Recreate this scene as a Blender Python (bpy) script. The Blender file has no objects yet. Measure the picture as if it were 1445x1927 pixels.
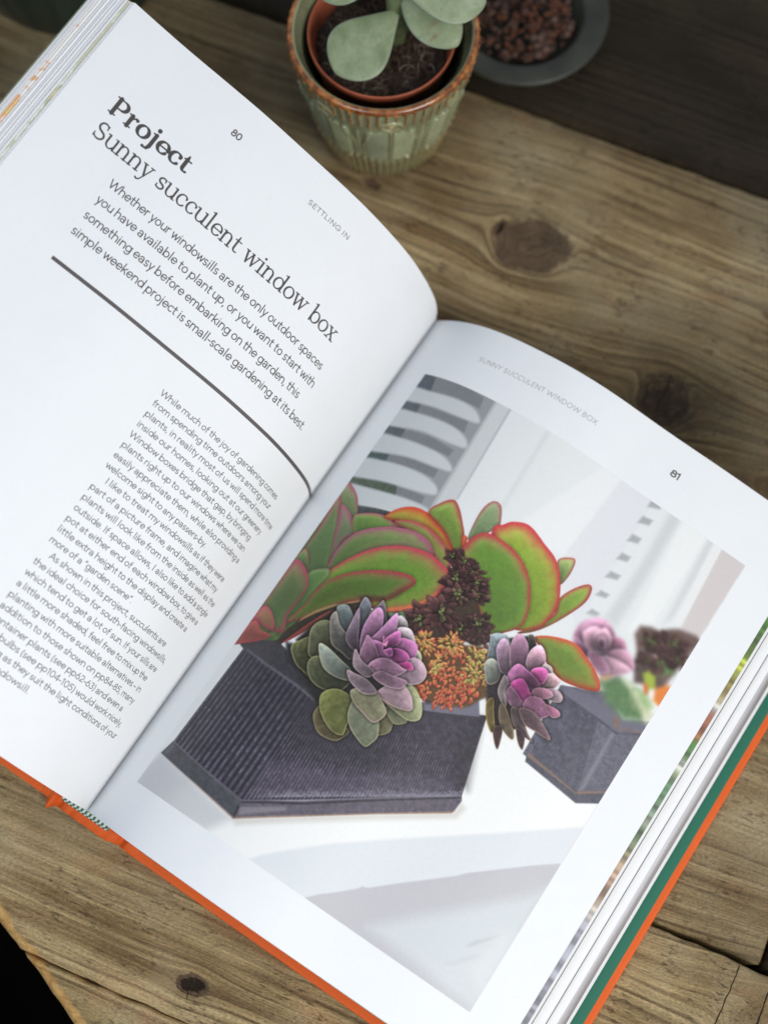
import bpy, bmesh, math, random, json
import numpy as np
from mathutils import Vector, Matrix, noise as mn
random.seed(7); rng = np.random.default_rng(7)
sc = bpy.context.scene
R = math.radians

# ------------------------------------------------------------------ camera
cam_data = bpy.data.cameras.new("camera")
cam = bpy.data.objects.new("camera", cam_data)
sc.collection.objects.link(cam)
cam.location = (0.0, 0.0, 0.61272)
cam.rotation_euler = (R(16.5), 0, 0)
cam_data.sensor_fit = 'VERTICAL'
cam_data.sensor_height = 36.0
cam_data.lens = 52.31
cam_data.clip_start = 0.01
cam_data.clip_end = 50
cam_data.dof.use_dof = True
cam_data.dof.focus_distance = 0.568
cam_data.dof.aperture_fstop = 4.6
sc.camera = cam

# ------------------------------------------------------------------ light
world = bpy.data.worlds.new("World"); sc.world = world
world.use_nodes = True
bg = world.node_tree.nodes["Background"]
bg.inputs[0].default_value = (0.73, 0.83, 1.0, 1)
bg.inputs[1].default_value = 0.36

def area(name, loc, target, sx, sy, power, col, spread=180):
    l = bpy.data.lights.new(name, 'AREA'); l.shape = 'RECTANGLE'; l.size = sx; l.size_y = sy
    l.energy = power; l.color = col; l.spread = R(spread)
    o = bpy.data.objects.new(name, l); sc.collection.objects.link(o)
    o.location = loc
    o.rotation_euler = (Vector(target) - Vector(loc)).to_track_quat('-Z', 'Y').to_euler()
    return o
area("window_light", (0.56, -0.40, 0.80), (-0.02, 0.13, 0.02), 0.60, 0.45, 2.88, (1.0, 0.958, 0.885), 100)
area("left_fill", (-0.42, -0.22, 0.92), (-0.06, 0.14, 0.05), 0.50, 0.50, 0.95, (0.86, 0.93, 1.0), 90)  # added fill lamp from upper left, brightens left page edges and gutter
sc.view_settings.view_transform = 'Standard'
sc.view_settings.look = 'None'
sc.view_settings.exposure = 0.07
sc.view_settings.gamma = 1.0
sc.cycles.use_denoising = True

# ------------------------------------------------------------------ helpers
def link(o, parent=None):
    sc.collection.objects.link(o)
    if parent is not None: o.parent = parent
    return o

def mesh_obj(name, verts, faces, mat=None, parent=None, smooth=True, uvs=None, cols=None, attrs=None):
    me = bpy.data.meshes.new(name)
    verts = np.asarray(verts, dtype=np.float32)
    faces = np.asarray(faces, dtype=np.int32) if not isinstance(faces, list) or (faces and len({len(f) for f in faces}) == 1) else faces
    if isinstance(faces, np.ndarray):
        n, k = faces.shape
        me.vertices.add(len(verts)); me.vertices.foreach_set("co", verts.ravel())
        me.loops.add(n * k); me.loops.foreach_set("vertex_index", faces.ravel())
        me.polygons.add(n)
        me.polygons.foreach_set("loop_start", np.arange(0, n * k, k, dtype=np.int32))
        me.polygons.foreach_set("loop_total", np.full(n, k, dtype=np.int32))
        me.update(calc_edges=True); me.validate()
    else:
        me.from_pydata([tuple(map(float, v)) for v in verts], [], [tuple(int(i) for i in f) for f in faces]); me.update()
    if smooth: me.polygons.foreach_set("use_smooth", np.ones(len(me.polygons), dtype=bool))
    if uvs is not None:
        uvs = np.asarray(uvs, dtype=np.float32)
        lay = me.uv_layers.new(name="UVMap")
        li = np.empty(len(me.loops), dtype=np.int32); me.loops.foreach_get("vertex_index", li)
        lay.data.foreach_set("uv", uvs[li].ravel())
    if cols is not None:
        cols = np.asarray(cols, dtype=np.float32)
        if cols.shape[1] == 3: cols = np.c_[cols, np.ones(len(cols), dtype=np.float32)]
        a = me.color_attributes.new("tint", 'FLOAT_COLOR', 'POINT'); a.data.foreach_set("color", cols.ravel())
    if attrs:
        for k_, v_ in attrs.items():
            a = me.attributes.new(k_, 'FLOAT_VECTOR', 'POINT'); a.data.foreach_set("vector", np.asarray(v_, dtype=np.float32).ravel())
    if mat: me.materials.append(mat)
    o = bpy.data.objects.new(name, me)
    return link(o, parent)

def empty(name, loc=(0, 0, 0), rz=0.0):
    o = bpy.data.objects.new(name, None); o.empty_display_size = 0.02
    o.location = loc; o.rotation_euler = (0, 0, rz)
    return link(o)

def tag(o, label=None, cat=None, group=None, kind=None):
    if label: o['label'] = label
    if cat: o['category'] = cat
    if group: o['group'] = group
    if kind: o['kind'] = kind
    return o

def grid_faces(nu, nv, wrap_u=False):
    iu = np.arange(nu if wrap_u else nu - 1); iv = np.arange(nv - 1)
    U, V = np.meshgrid(iu, iv, indexing='ij')
    U2 = (U + 1) % nu
    return np.stack([U * nv + V, U2 * nv + V, U2 * nv + V + 1, U * nv + V + 1], -1).reshape(-1, 4)

class NT:
    """tiny node-graph builder"""
    def __init__(s, name):
        s.m = bpy.data.materials.new(name); s.m.use_nodes = True
        s.t = s.m.node_tree; s.b = s.t.nodes["Principled BSDF"]
    def n(s, typ, **kw):
        nd = s.t.nodes.new(typ)
        for k, v in kw.items(): setattr(nd, k, v)
        return nd
    def put(s, sock, v):
        if isinstance(v, bpy.types.NodeSocket): s.t.links.new(v, sock)
        elif v is not None:
            try: sock.default_value = v
            except Exception: sock.default_value = (*v, 1)
    def math(s, op, a, b=None, c=None, clamp=False):
        nd = s.n('ShaderNodeMath', operation=op, use_clamp=clamp)
        for i, v in enumerate((a, b, c)):
            if v is not None: s.put(nd.inputs[i], v)
        return nd.outputs[0]
    def mix(s, f, a, b, typ='MIX'):
        nd = s.n('ShaderNodeMix', data_type='RGBA', blend_type=typ)
        s.put(nd.inputs[0], f); s.put(nd.inputs[6], a); s.put(nd.inputs[7], b)
        return nd.outputs[2]
    def noise(s, vec=None, scale=5., detail=2., rough=.5, dist=0., color=False):
        nd = s.n('ShaderNodeTexNoise'); nd.inputs['Scale'].default_value = scale
        nd.inputs['Detail'].default_value = detail; nd.inputs['Roughness'].default_value = rough
        nd.inputs['Distortion'].default_value = dist
        if vec is not None: s.put(nd.inputs['Vector'], vec)
        return nd.outputs[1 if color else 0]
    def ramp(s, f, stops, interp='LINEAR'):
        nd = s.n('ShaderNodeValToRGB'); s.put(nd.inputs[0], f); cr = nd.color_ramp; cr.interpolation = interp
        while len(cr.elements) < len(stops): cr.elements.new(0.5)
        for e, (p, c) in zip(cr.elements, stops):
            e.position = p; e.color = (*c, 1) if len(c) == 3 else c
        return nd.outputs[0]
    def maprange(s, v, a, b, c=0., d=1.):
        nd = s.n('ShaderNodeMapRange'); s.put(nd.inputs[0], v)
        for i, x in enumerate((a, b, c, d)): nd.inputs[i + 1].default_value = x
        return nd.outputs[0]
    def comb(s, x, y, z):
        nd = s.n('ShaderNodeCombineXYZ')
        for i, v in enumerate((x, y, z)): s.put(nd.inputs[i], v)
        return nd.outputs[0]
    def sep(s, v):
        nd = s.n('ShaderNodeSeparateXYZ'); s.put(nd.inputs[0], v); return nd.outputs
    def obj(s): return s.n('ShaderNodeTexCoord').outputs['Object']
    def uv(s): return s.n('ShaderNodeTexCoord').outputs['UV']
    def attr(s, name):
        nd = s.n('ShaderNodeAttribute'); nd.attribute_name = name; return nd
    def bump(s, h, strength=.5, dist=.001, normal=None):
        nd = s.n('ShaderNodeBump'); nd.inputs['Strength'].default_value = strength
        nd.inputs['Distance'].default_value = dist; s.put(nd.inputs['Height'], h)
        if normal is not None: s.put(nd.inputs['Normal'], normal)
        return nd.outputs[0]
    def out(s, base=None, rough=None, normal=None, **kw):
        if base is not None: s.put(s.b.inputs['Base Color'], base)
        if rough is not None: s.put(s.b.inputs['Roughness'], rough)
        if normal is not None: s.put(s.b.inputs['Normal'], normal)
        for k, v in kw.items(): s.put(s.b.inputs[k.replace('_', ' ')], v)
        return s.m

def lin(c):
    c = np.asarray(c, dtype=float) / 255.
    return np.where(c <= .04045, c / 12.92, ((c + .055) / 1.055) ** 2.4)
def L3(r, g, b): return tuple(float(x) for x in lin((r, g, b)))

# ------------------------------------------------------------------ table
CA, SA = 0.92388, 0.38268
def ab2w(a, b): return a * CA + b * SA, -a * SA + b * CA

KNOTS = [  # a, b, radius_a, radius_b, darkness
    (-0.0559, 0.3097, .0168, .0138, .95), (0.0234, 0.2624, .0140, .0125, .6), (-0.1348, 0.3111, .0045, .003, .8),
    (-0.0649, -0.0399, .0058, .0036, 1.7), (-.0725, .3130, .0020, .0042, 1.5), (0.150, 0.0, .004, .003, .4), (0.165, 0.026, .030, .020, .15), (0.085, 0.240, .012, .009, .3),
    (0.058, 0.320, .006, .004, .5), (-0.009, .2990, .0030, .0022, .5), (0.10, 0.345, .010, .006, .5)]

def wood_material(name, tone=1.0, warm=0.0, seed=0.0):
    s = NT(name)
    g = s.attr('grain').outputs['Vector']; w = s.attr('plan').outputs['Vector']
    a, psi, km = s.sep(g); pa, pb, edge = s.sep(w)
    sd = s.math('ADD', seed, 0)
    wob = s.noise(s.comb(s.math('MULTIPLY', pa, 14.), s.math('MULTIPLY', pb, 40.), sd), 1., 3., .55)
    psi2 = s.math('ADD', psi, s.math('MULTIPLY', s.math('SUBTRACT', wob, .5), .004))
    fibre = s.noise(s.comb(s.math('MULTIPLY', a, 22.), s.math('MULTIPLY', psi2, 1500.), sd), 1., 4., .65)
    band = s.noise(s.comb(s.math('MULTIPLY', a, 5.), s.math('MULTIPLY', psi2, 260.), sd), 1., 3., .6)
    ph = s.noise(s.comb(s.math('MULTIPLY', a, 3.), s.math('MULTIPLY', psi2, 90.), sd), 1., 1., .5)
    ring = s.math('SINE', s.math('ADD', s.math('MULTIPLY', psi2, 2 * math.pi / .0056), s.math('MULTIPLY', ph, 14.)))
    late = s.maprange(ring, .45, 1.0)
    ringstr = s.maprange(s.noise(s.comb(s.math('MULTIPLY', a, 9.), s.math('MULTIPLY', psi, 70.), 4.7), 1., 2., .5), .35, .62)
    late = s.math('MULTIPLY', late, ringstr)
    blotch = s.noise(s.comb(pa, pb, sd), 16., 4., .6)
    blot2 = s.noise(s.comb(s.math('MULTIPLY', pa, .35), pb, s.math('ADD', sd, 3.)), 45., 3., .6)
    base = s.ramp(band, [(.30, (.125, .085, .042)), (.45, (.235, .180, .098)), (.60, (.335, .270, .160)), (.8, (.41, .34, .215))])
    base = s.mix(s.maprange(fibre, .35, .62, .55, 0.), base, (.075, .048, .026, 1))
    base = s.mix(s.math('MULTIPLY', late, .72), base, (.060, .036, .018, 1))
    grey = s.maprange(blotch, .42, .62, 0., .55)
    base = s.mix(grey, base, (.29, .26, .185, 1))
    red = s.maprange(blot2, .58, .72, 0., .55)
    base = s.mix(red, base, (.25, .145, .082, 1))
    green = s.maprange(s.noise(s.comb(pa, pb, 9.3), 9., 2., .5), .55, .7, 0., .35)
    base = s.mix(green, base, (.25, .235, .125, 1))
    # knots
    kcol = s.ramp(s.noise(s.comb(pa, pb, 1.3), 90., 4., .6), [(.3, (.046, .031, .022)), (.7, (.105, .072, .050))])
    kh = s.maprange(s.math('ADD', km, s.math('MULTIPLY', s.math('SUBTRACT', s.noise(s.comb(pa, pb, 2.6), 420., 4., .7), .5), 1.1)), 1.15, 1.45)
    km = s.maprange(s.math('ADD', km, s.math('MULTIPLY', s.math('SUBTRACT', s.noise(s.comb(pa, pb, 6.6), 260., 4., .7), .5), .9)), .30, .62)
    base = s.mix(s.math('MULTIPLY', km, .92), base, kcol)
    base = s.mix(kh, base, (.014, .009, .006, 1))
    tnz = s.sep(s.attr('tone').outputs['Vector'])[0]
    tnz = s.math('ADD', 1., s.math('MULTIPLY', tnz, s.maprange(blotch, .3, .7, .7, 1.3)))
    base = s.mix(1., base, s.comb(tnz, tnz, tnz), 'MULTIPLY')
    # splits in the wood : list of segments in plank coordinates
    def seg(x0, y0, x1, y1, wd, wobble=.004, ws=90.):
        dx, dy = x1 - x0, y1 - y0; L = math.hypot(dx, dy); ux, uy = dx / L, dy / L
        nx = s.noise(s.comb(pa, pb, .7), ws, 3., .6)
        off = s.math('MULTIPLY', s.math('SUBTRACT', nx, .5), wobble)
        px = s.math('SUBTRACT', pa, x0); py = s.math('SUBTRACT', pb, y0)
        t = s.math('ADD', s.math('MULTIPLY', px, ux), s.math('MULTIPLY', py, uy))
        d = s.math('ABSOLUTE', s.math('ADD', s.math('ADD', s.math('MULTIPLY', px, -uy), s.math('MULTIPLY', py, ux)), off))
        over = s.math('MAXIMUM', s.math('MAXIMUM', s.math('MULTIPLY', t, -1.), s.math('SUBTRACT', t, L)), 0.)
        dd = s.math('ADD', d, s.math('MULTIPLY', over, .6))
        return s.maprange(dd, wd * .55, wd * 1.1, 1., 0.)
    cr = None
    base = s.mix(1., base, (1.10, 1.02, .88, 1), 'MULTIPLY')
    tl_ = s.maprange(s.noise(s.comb(s.math('MULTIPLY', pa, 11.), s.math('MULTIPLY', pb, 30.), s.math('ADD', sd, 2.)), 1., 4., .6), .32, .68, .62, 1.28)
    base = s.mix(1., base, s.comb(tl_, s.math('POWER', tl_, 1.08), s.math('POWER', tl_, 1.2)), 'MULTIPLY')
    for c in CRACKS.get(name, []):
        k = seg(*c); cr = k if cr is None else s.math('MAXIMUM', cr, k)
    # small pits
    vor = s.n('ShaderNodeTexVoronoi'); vor.inputs['Scale'].default_value = 1.
    s.put(vor.inputs['Vector'], s.comb(s.math('MULTIPLY', pa, 210.), s.math('MULTIPLY', pb, 330.), sd))
    pit = s.math('MULTIPLY', s.maprange(vor.outputs['Distance'], .05, .16, 1., 0.), s.maprange(s.noise(s.comb(pa, pb, 5.), 60., 2.), .52, .62))
    base = s.mix(s.math('MULTIPLY', pit, .10), base, (.04, .025, .015, 1))
    gr_ = s.maprange(s.noise(s.comb(s.math('MULTIPLY', pa, .45), pb, 4.4), 1500., 4., .75), .3, .7, .60, 1.38)
    base = s.mix(1., base, s.comb(gr_, gr_, gr_), 'MULTIPLY')
    dash = s.math('MULTIPLY', s.maprange(s.noise(s.comb(s.math('MULTIPLY', pa, .3), pb, 7.7), 620., 4., .7), .56, .66), s.maprange(s.noise(s.comb(pa, pb, 5.5), 50., 2.), .45, .6))
    base = s.mix(s.math('MULTIPLY', dash, .65), base, (.07, .045, .025, 1))
    speck = s.math('MULTIPLY', s.maprange(s.noise(s.comb(pa, pb, 2.2), 1400., 1.), .72, .8), .5)
    base = s.mix(speck, base, (.34, .30, .22, 1))
    # worn orange cut end (edge attribute = 0..1)
    en = s.math('ADD', edge, s.math('MULTIPLY', s.math('SUBTRACT', s.noise(s.comb(pa, pb, 3.3), 120., 3.), .5), .9))
    base = s.mix(s.maprange(en, .42, .62), base, s.ramp(s.noise(s.comb(pa, pb, 6.), 260., 3.), [(.3, (.30, .155, .045)), (.7, (.46, .29, .11))]))
    if cr is not None: base = s.mix(cr, base, (.012, .008, .005, 1))
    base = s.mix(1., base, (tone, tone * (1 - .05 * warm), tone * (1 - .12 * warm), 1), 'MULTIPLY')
    h = s.math('ADD', s.math('MULTIPLY', fibre, .5), s.math('MULTIPLY', band, .9))
    h = s.math('SUBTRACT', h, s.math('MULTIPLY', late, .8))
    h = s.math('SUBTRACT', h, s.math('MULTIPLY', dash, 1.0))
    h = s.math('ADD', h, s.math('MULTIPLY', gr_, .6))
    if cr is not None: h = s.math('SUBTRACT', h, s.math('MULTIPLY', cr, 2.5))
    h = s.math('ADD', h, s.math('MULTIPLY', s.noise(s.comb(pa, pb, 8.), 700., 3.), .35))
    h = s.math('ADD', h, s.math('MULTIPLY', s.noise(s.comb(s.math('MULTIPLY', pa, 60.), s.math('MULTIPLY', pb, 160.), 2.), 1., 4., .6), 1.2))
    nrm = s.bump(h, .9, .0013)
    return s.out(base, s.maprange(fibre, .3, .7, .62, .85), nrm, Specular_IOR_Level=.28)

CRACKS = {
    'weathered_wood_middle': [(.0240, .2740, .0222, .2560, .0005, .006, 200.), (-.060, .3040, -.050, .3140, .00016, .002, 200.)],
    'weathered_wood_front': [(.1312, .0490, .1290, .020, .00028, .0025, 120.), (.1449, .0434, .1437, .020, .00035, .0025, 120.), (-.066, -.0410, -.0645, -.0455, .00022, .003, 200.)],
}

LIGHT_TONES = [(-.09, .355, .06, .012, .18), (.02, .335, .05, .01, .22), (-.13, .285, .04, .02, .15), (.03, .300, .03, .012, -.2), (.085, .300, .035, .035, -.40), (-.02, .262, .05, .012, -.25), (.0, .40, .5, .06, -.18), (.03, .262, .02, .018, -.3), (-.20, .345, .09, .03, -.38), (-.115, .300, .075, .040, .45), (-.02, .285, .05, .02, -.05), (.045, .250, .060, .040, -.55), (.08, .345, .09, .045, -.15), (.0, .340, .06, .02, .10),
          (.115, .070, .05, .03, -.05), (.09, .030, .04, .02, .22), (-.06, .0, .06, .03, -.08), (.07, .265, .02, .02, .2)]  # pool of light, falloff and shade painted into the wood, with some wood tones
def light_tone(A, B):
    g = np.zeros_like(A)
    for (ka, kb, ra, rb, q) in LIGHT_TONES: g += q * np.exp(-((A - ka) / ra) ** 2 - ((B - kb) / rb) ** 2)
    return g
def grain_field(A, B):
    """stream-function style grain that parts round the knots"""
    psi = B.copy(); km = np.zeros_like(A)
    for (ka, kb, ra, rb, dk) in KNOTS:
        x = (A - ka) / ra; y = (B - kb) / rb
        wob = .10 * np.sin(2 * np.arctan2(y, x) + ka * 50) + .06 * np.sin(5 * np.arctan2(y, x) + kb * 90)
        r2 = x * x + y * y; r = np.sqrt(r2) + wob
        infl = np.exp(-r2 / 18.)
        psi = psi - (B - kb) * np.clip(1 / (r2 + .35), 0, 1) * .95 * infl
        inside = 1 / (1 + np.exp((r - 1) * 9))
        psi = psi * (1 - inside) + inside * (kb + r * rb * .8)
        km = np.maximum(km, inside * dk)
    return psi, km

def plank(name, a0f, a1, b0, b1, mat, parent, step=.0013, z=0., thick=.034, cut=True, sag=.0):
    na = max(8, int((a1 - min(a0f(b0), a0f(b1))) / step)); nb = max(6, int((b1 - b0) / step))
    tb = np.linspace(0, 1, nb); ta = np.linspace(0, 1, na)
    Bc = b0 + (b1 - b0) * tb
    wav = np.array([.0012 * mn.noise(Vector((i * .9 * step * 40, b0 * 30, 0))) for i in range(na)])
    A = np.empty((na, nb)); Bv = np.empty((na, nb))
    for j in range(nb):
        a0 = a0f(Bc[j]) + (.0015 * mn.noise(Vector((Bc[j] * 160, 3.1, 0))) + .0007 * mn.noise(Vector((Bc[j] * 700, 7.1, 0))) if cut else 0)
        A[:, j] = a0 + (a1 - a0) * ta
        Bv[:, j] = Bc[j]
    # ragged long edges
    e0 = np.array([.0006 * mn.noise(Vector((x * 120, b0 * 90, 1))) + .0010 * mn.noise(Vector((x * 25, b0 * 90, 2))) for x in A[:, 0]])
    e1 = np.array([.0006 * mn.noise(Vector((x * 120, b1 * 90, 5))) + .0010 * mn.noise(Vector((x * 25, b1 * 90, 6))) for x in A[:, -1]])
    Bv += e0[:, None] * (1 - tb)[None, :] ** 6 + e1[:, None] * tb[None, :] ** 6
    dl = np.minimum(Bc - b0, b1 - Bc)[None, :].repeat(na, 0)
    de = A - A[0:1, :]; dr = A[-1:, :] - A
    Z = np.full_like(A, z)
    rl = .0022
    Z -= .0016 * np.clip(1 - dl / rl, 0, 1) ** 2
    Z -= .0016 * np.clip(1 - dr / .0025, 0, 1) ** 2
    edge = np.zeros_like(A)
    if cut:
        Z -= .0030 * np.clip(1 - de / .0045, 0, 1) ** 1.5
        edge = np.clip(1 - de / .0170, 0, 1)
    psi, km = grain_field(A, Bv)
    Z -= .0007 * np.minimum(km, 1) + .0022 * np.clip(km - 1, 0, 1)
    Z += .00035 * np.sin(psi * 2 * np.pi / .0056) * .3 - sag * (A - .1) ** 2
    X, Y = A * CA + Bv * SA, -A * SA + Bv * CA
    top = np.stack([X, Y, Z], -1).reshape(-1, 3)
    grain = np.stack([A, psi, km], -1).reshape(-1, 3)
    plan = np.stack([A, Bv, edge], -1).reshape(-1, 3)
    F = grid_faces(na, nb)
    # skirt
    idx = np.arange(na * nb).reshape(na, nb)
    loop = np.concatenate([idx[:, 0], idx[-1, 1:], idx[-2::-1, -1], idx[0, -2:0:-1]])
    low = top[loop].copy(); low[:, 2] = z - thick
    base = len(top); V = np.concatenate([top, low])
    grain = np.concatenate([grain, grain[loop]]); plan = np.concatenate([plan, plan[loop]])
    n = len(loop); k = np.arange(n); k2 = (k + 1) % n
    F2 = np.stack([loop[k], base + k, base + k2, loop[k2]], -1)
    o = mesh_obj(name, V, np.concatenate([F, F2]), mat, parent, True, attrs=dict(grain=grain, plan=plan, tone=np.repeat(light_tone(plan[:, 0:1], plan[:, 1:2]), 3, 1)))
    return o

table = empty('wooden_table')
tag(table, 'weathered grey-brown plank table with knots and splits, under the open book', 'table')
cutline = lambda b: -.1455 - (b + .0474) * 1.87
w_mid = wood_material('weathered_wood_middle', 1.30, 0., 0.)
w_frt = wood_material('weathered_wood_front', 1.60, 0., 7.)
w_bak = wood_material('weathered_wood_back', .15, 1., 13.)  # dark plank, tone lowered further in place of light falling off
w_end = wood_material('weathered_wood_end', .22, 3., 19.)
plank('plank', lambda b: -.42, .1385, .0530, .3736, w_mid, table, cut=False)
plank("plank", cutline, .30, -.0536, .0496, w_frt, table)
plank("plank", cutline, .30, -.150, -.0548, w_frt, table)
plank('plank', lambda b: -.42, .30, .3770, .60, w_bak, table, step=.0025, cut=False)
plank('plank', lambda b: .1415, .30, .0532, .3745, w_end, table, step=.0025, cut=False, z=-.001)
# beam under the planks
def box(name, lo, hi, mat, parent=None, bev=0.0006, seg=2):
    bm = bmesh.new(); bmesh.ops.create_cube(bm, size=1)
    for v in bm.verts:
        v.co = Vector([lo[i] + (v.co[i] + .5) * (hi[i] - lo[i]) for i in range(3)])
    if bev: bmesh.ops.bevel(bm, geom=bm.edges[:], offset=bev, segments=seg, affect='EDGES', profile=.6)
    me = bpy.data.meshes.new(name); bm.to_mesh(me); bm.free()
    for p in me.polygons: p.use_smooth = False
    me.materials.append(mat)
    return link(bpy.data.objects.new(name, me), parent)
s = NT('dark_old_timber'); dk = s.out(s.ramp(s.noise(s.obj(), 30., 4.), [(.3, (.02, .016, .012)), (.7, (.06, .05, .038))]), .8)
bm_ = box('beam', (-.16, -.02, -.10), (-.06, .70, -.037), dk, table, .003)
bm_.rotation_euler = (0, 0, R(-22.5)); bm_.location = (.10, .05, 0)
bl_ = box('leg', (-.025, -.025, -.70), (.025, .025, -.037), dk, table, .003); bl_.location = (-.02, .06, 0)
bl2 = bl_.copy(); link(bl2, table); bl2.location = (.16, .40, 0)
s = NT('dark_floor'); fl = s.out(s.ramp(s.noise(s.obj(), 8., 4.), [(.3, (.0016, .0015, .0014)), (.7, (.004, .0036, .003))]), .9, Specular_IOR_Level=0.0)
floor = mesh_obj('floor', [(-3, -3, -.72), (3, -3, -.72), (3, 3, -.72), (-3, 3, -.72)], [(0, 1, 2, 3)], fl, None, False)
floor['kind'] = 'structure'

# ------------------------------------------------------------------ painting tools (printed matter)
def catmull(P, n=6):
    P = np.asarray(P, float); out = []
    N = len(P)
    for i in range(N):
        p0, p1, p2, p3 = P[(i - 1) % N], P[i], P[(i + 1) % N], P[(i + 2) % N]
        t = np.linspace(0, 1, n, endpoint=False)[:, None]
        out.append(.5 * ((2 * p1) + (-p0 + p2) * t + (2 * p0 - 5 * p1 + 4 * p2 - p3) * t ** 2 + (-p0 + 3 * p1 - 3 * p2 + p3) * t ** 3))
    return np.concatenate(out)

def sdist(P, X, Y):
    """signed distance (positive inside) to a closed polygon"""
    d2 = np.full(X.shape, 1e9); ins = np.zeros(X.shape, bool)
    Q = np.roll(P, -1, 0)
    for (x0, y0), (x1, y1) in zip(P, Q):
        dx, dy = x1 - x0, y1 - y0; L = dx * dx + dy * dy + 1e-12
        t = np.clip(((X - x0) * dx + (Y - y0) * dy) / L, 0, 1)
        d2 = np.minimum(d2, (X - x0 - t * dx) ** 2 + (Y - y0 - t * dy) ** 2)
        if y0 != y1:
            c = ((Y >= y0) != (Y >= y1)) & (X < x0 + (Y - y0) * dx / dy)
            ins ^= c
    d = np.sqrt(d2)
    return np.where(ins, d, -d)

def fnoise(shape, cell, seed=0):
    r = np.random.default_rng(seed); h, w = shape
    gh, gw = int(h / cell) + 3, int(w / cell) + 3
    g = r.random((gh, gw)); y = np.arange(h) / cell; x = np.arange(w) / cell
    yi, xi = y.astype(int), x.astype(int); fy, fx = y - yi, x - xi
    fy = fy * fy * (3 - 2 * fy); fx = fx * fx * (3 - 2 * fx)
    a = g[yi][:, xi]; b = g[yi][:, xi + 1]; c = g[yi + 1][:, xi]; d = g[yi + 1][:, xi + 1]
    return (a * (1 - fx) + b * fx) * (1 - fy)[:, None] + (c * (1 - fx) + d * fx) * fy[:, None]

def new_image(name, arr):
    """arr: H x W x 3, row 0 = top, display values 0..1"""
    h, w, _ = arr.shape
    img = bpy.data.images.new(name, w, h, alpha=False)
    buf = np.ones((h, w, 4), dtype=np.float32); buf[..., :3] = np.clip(arr[::-1], 0, 1)
    img.pixels.foreach_set(buf.ravel()); img.update(); img.pack()
    return img

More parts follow.
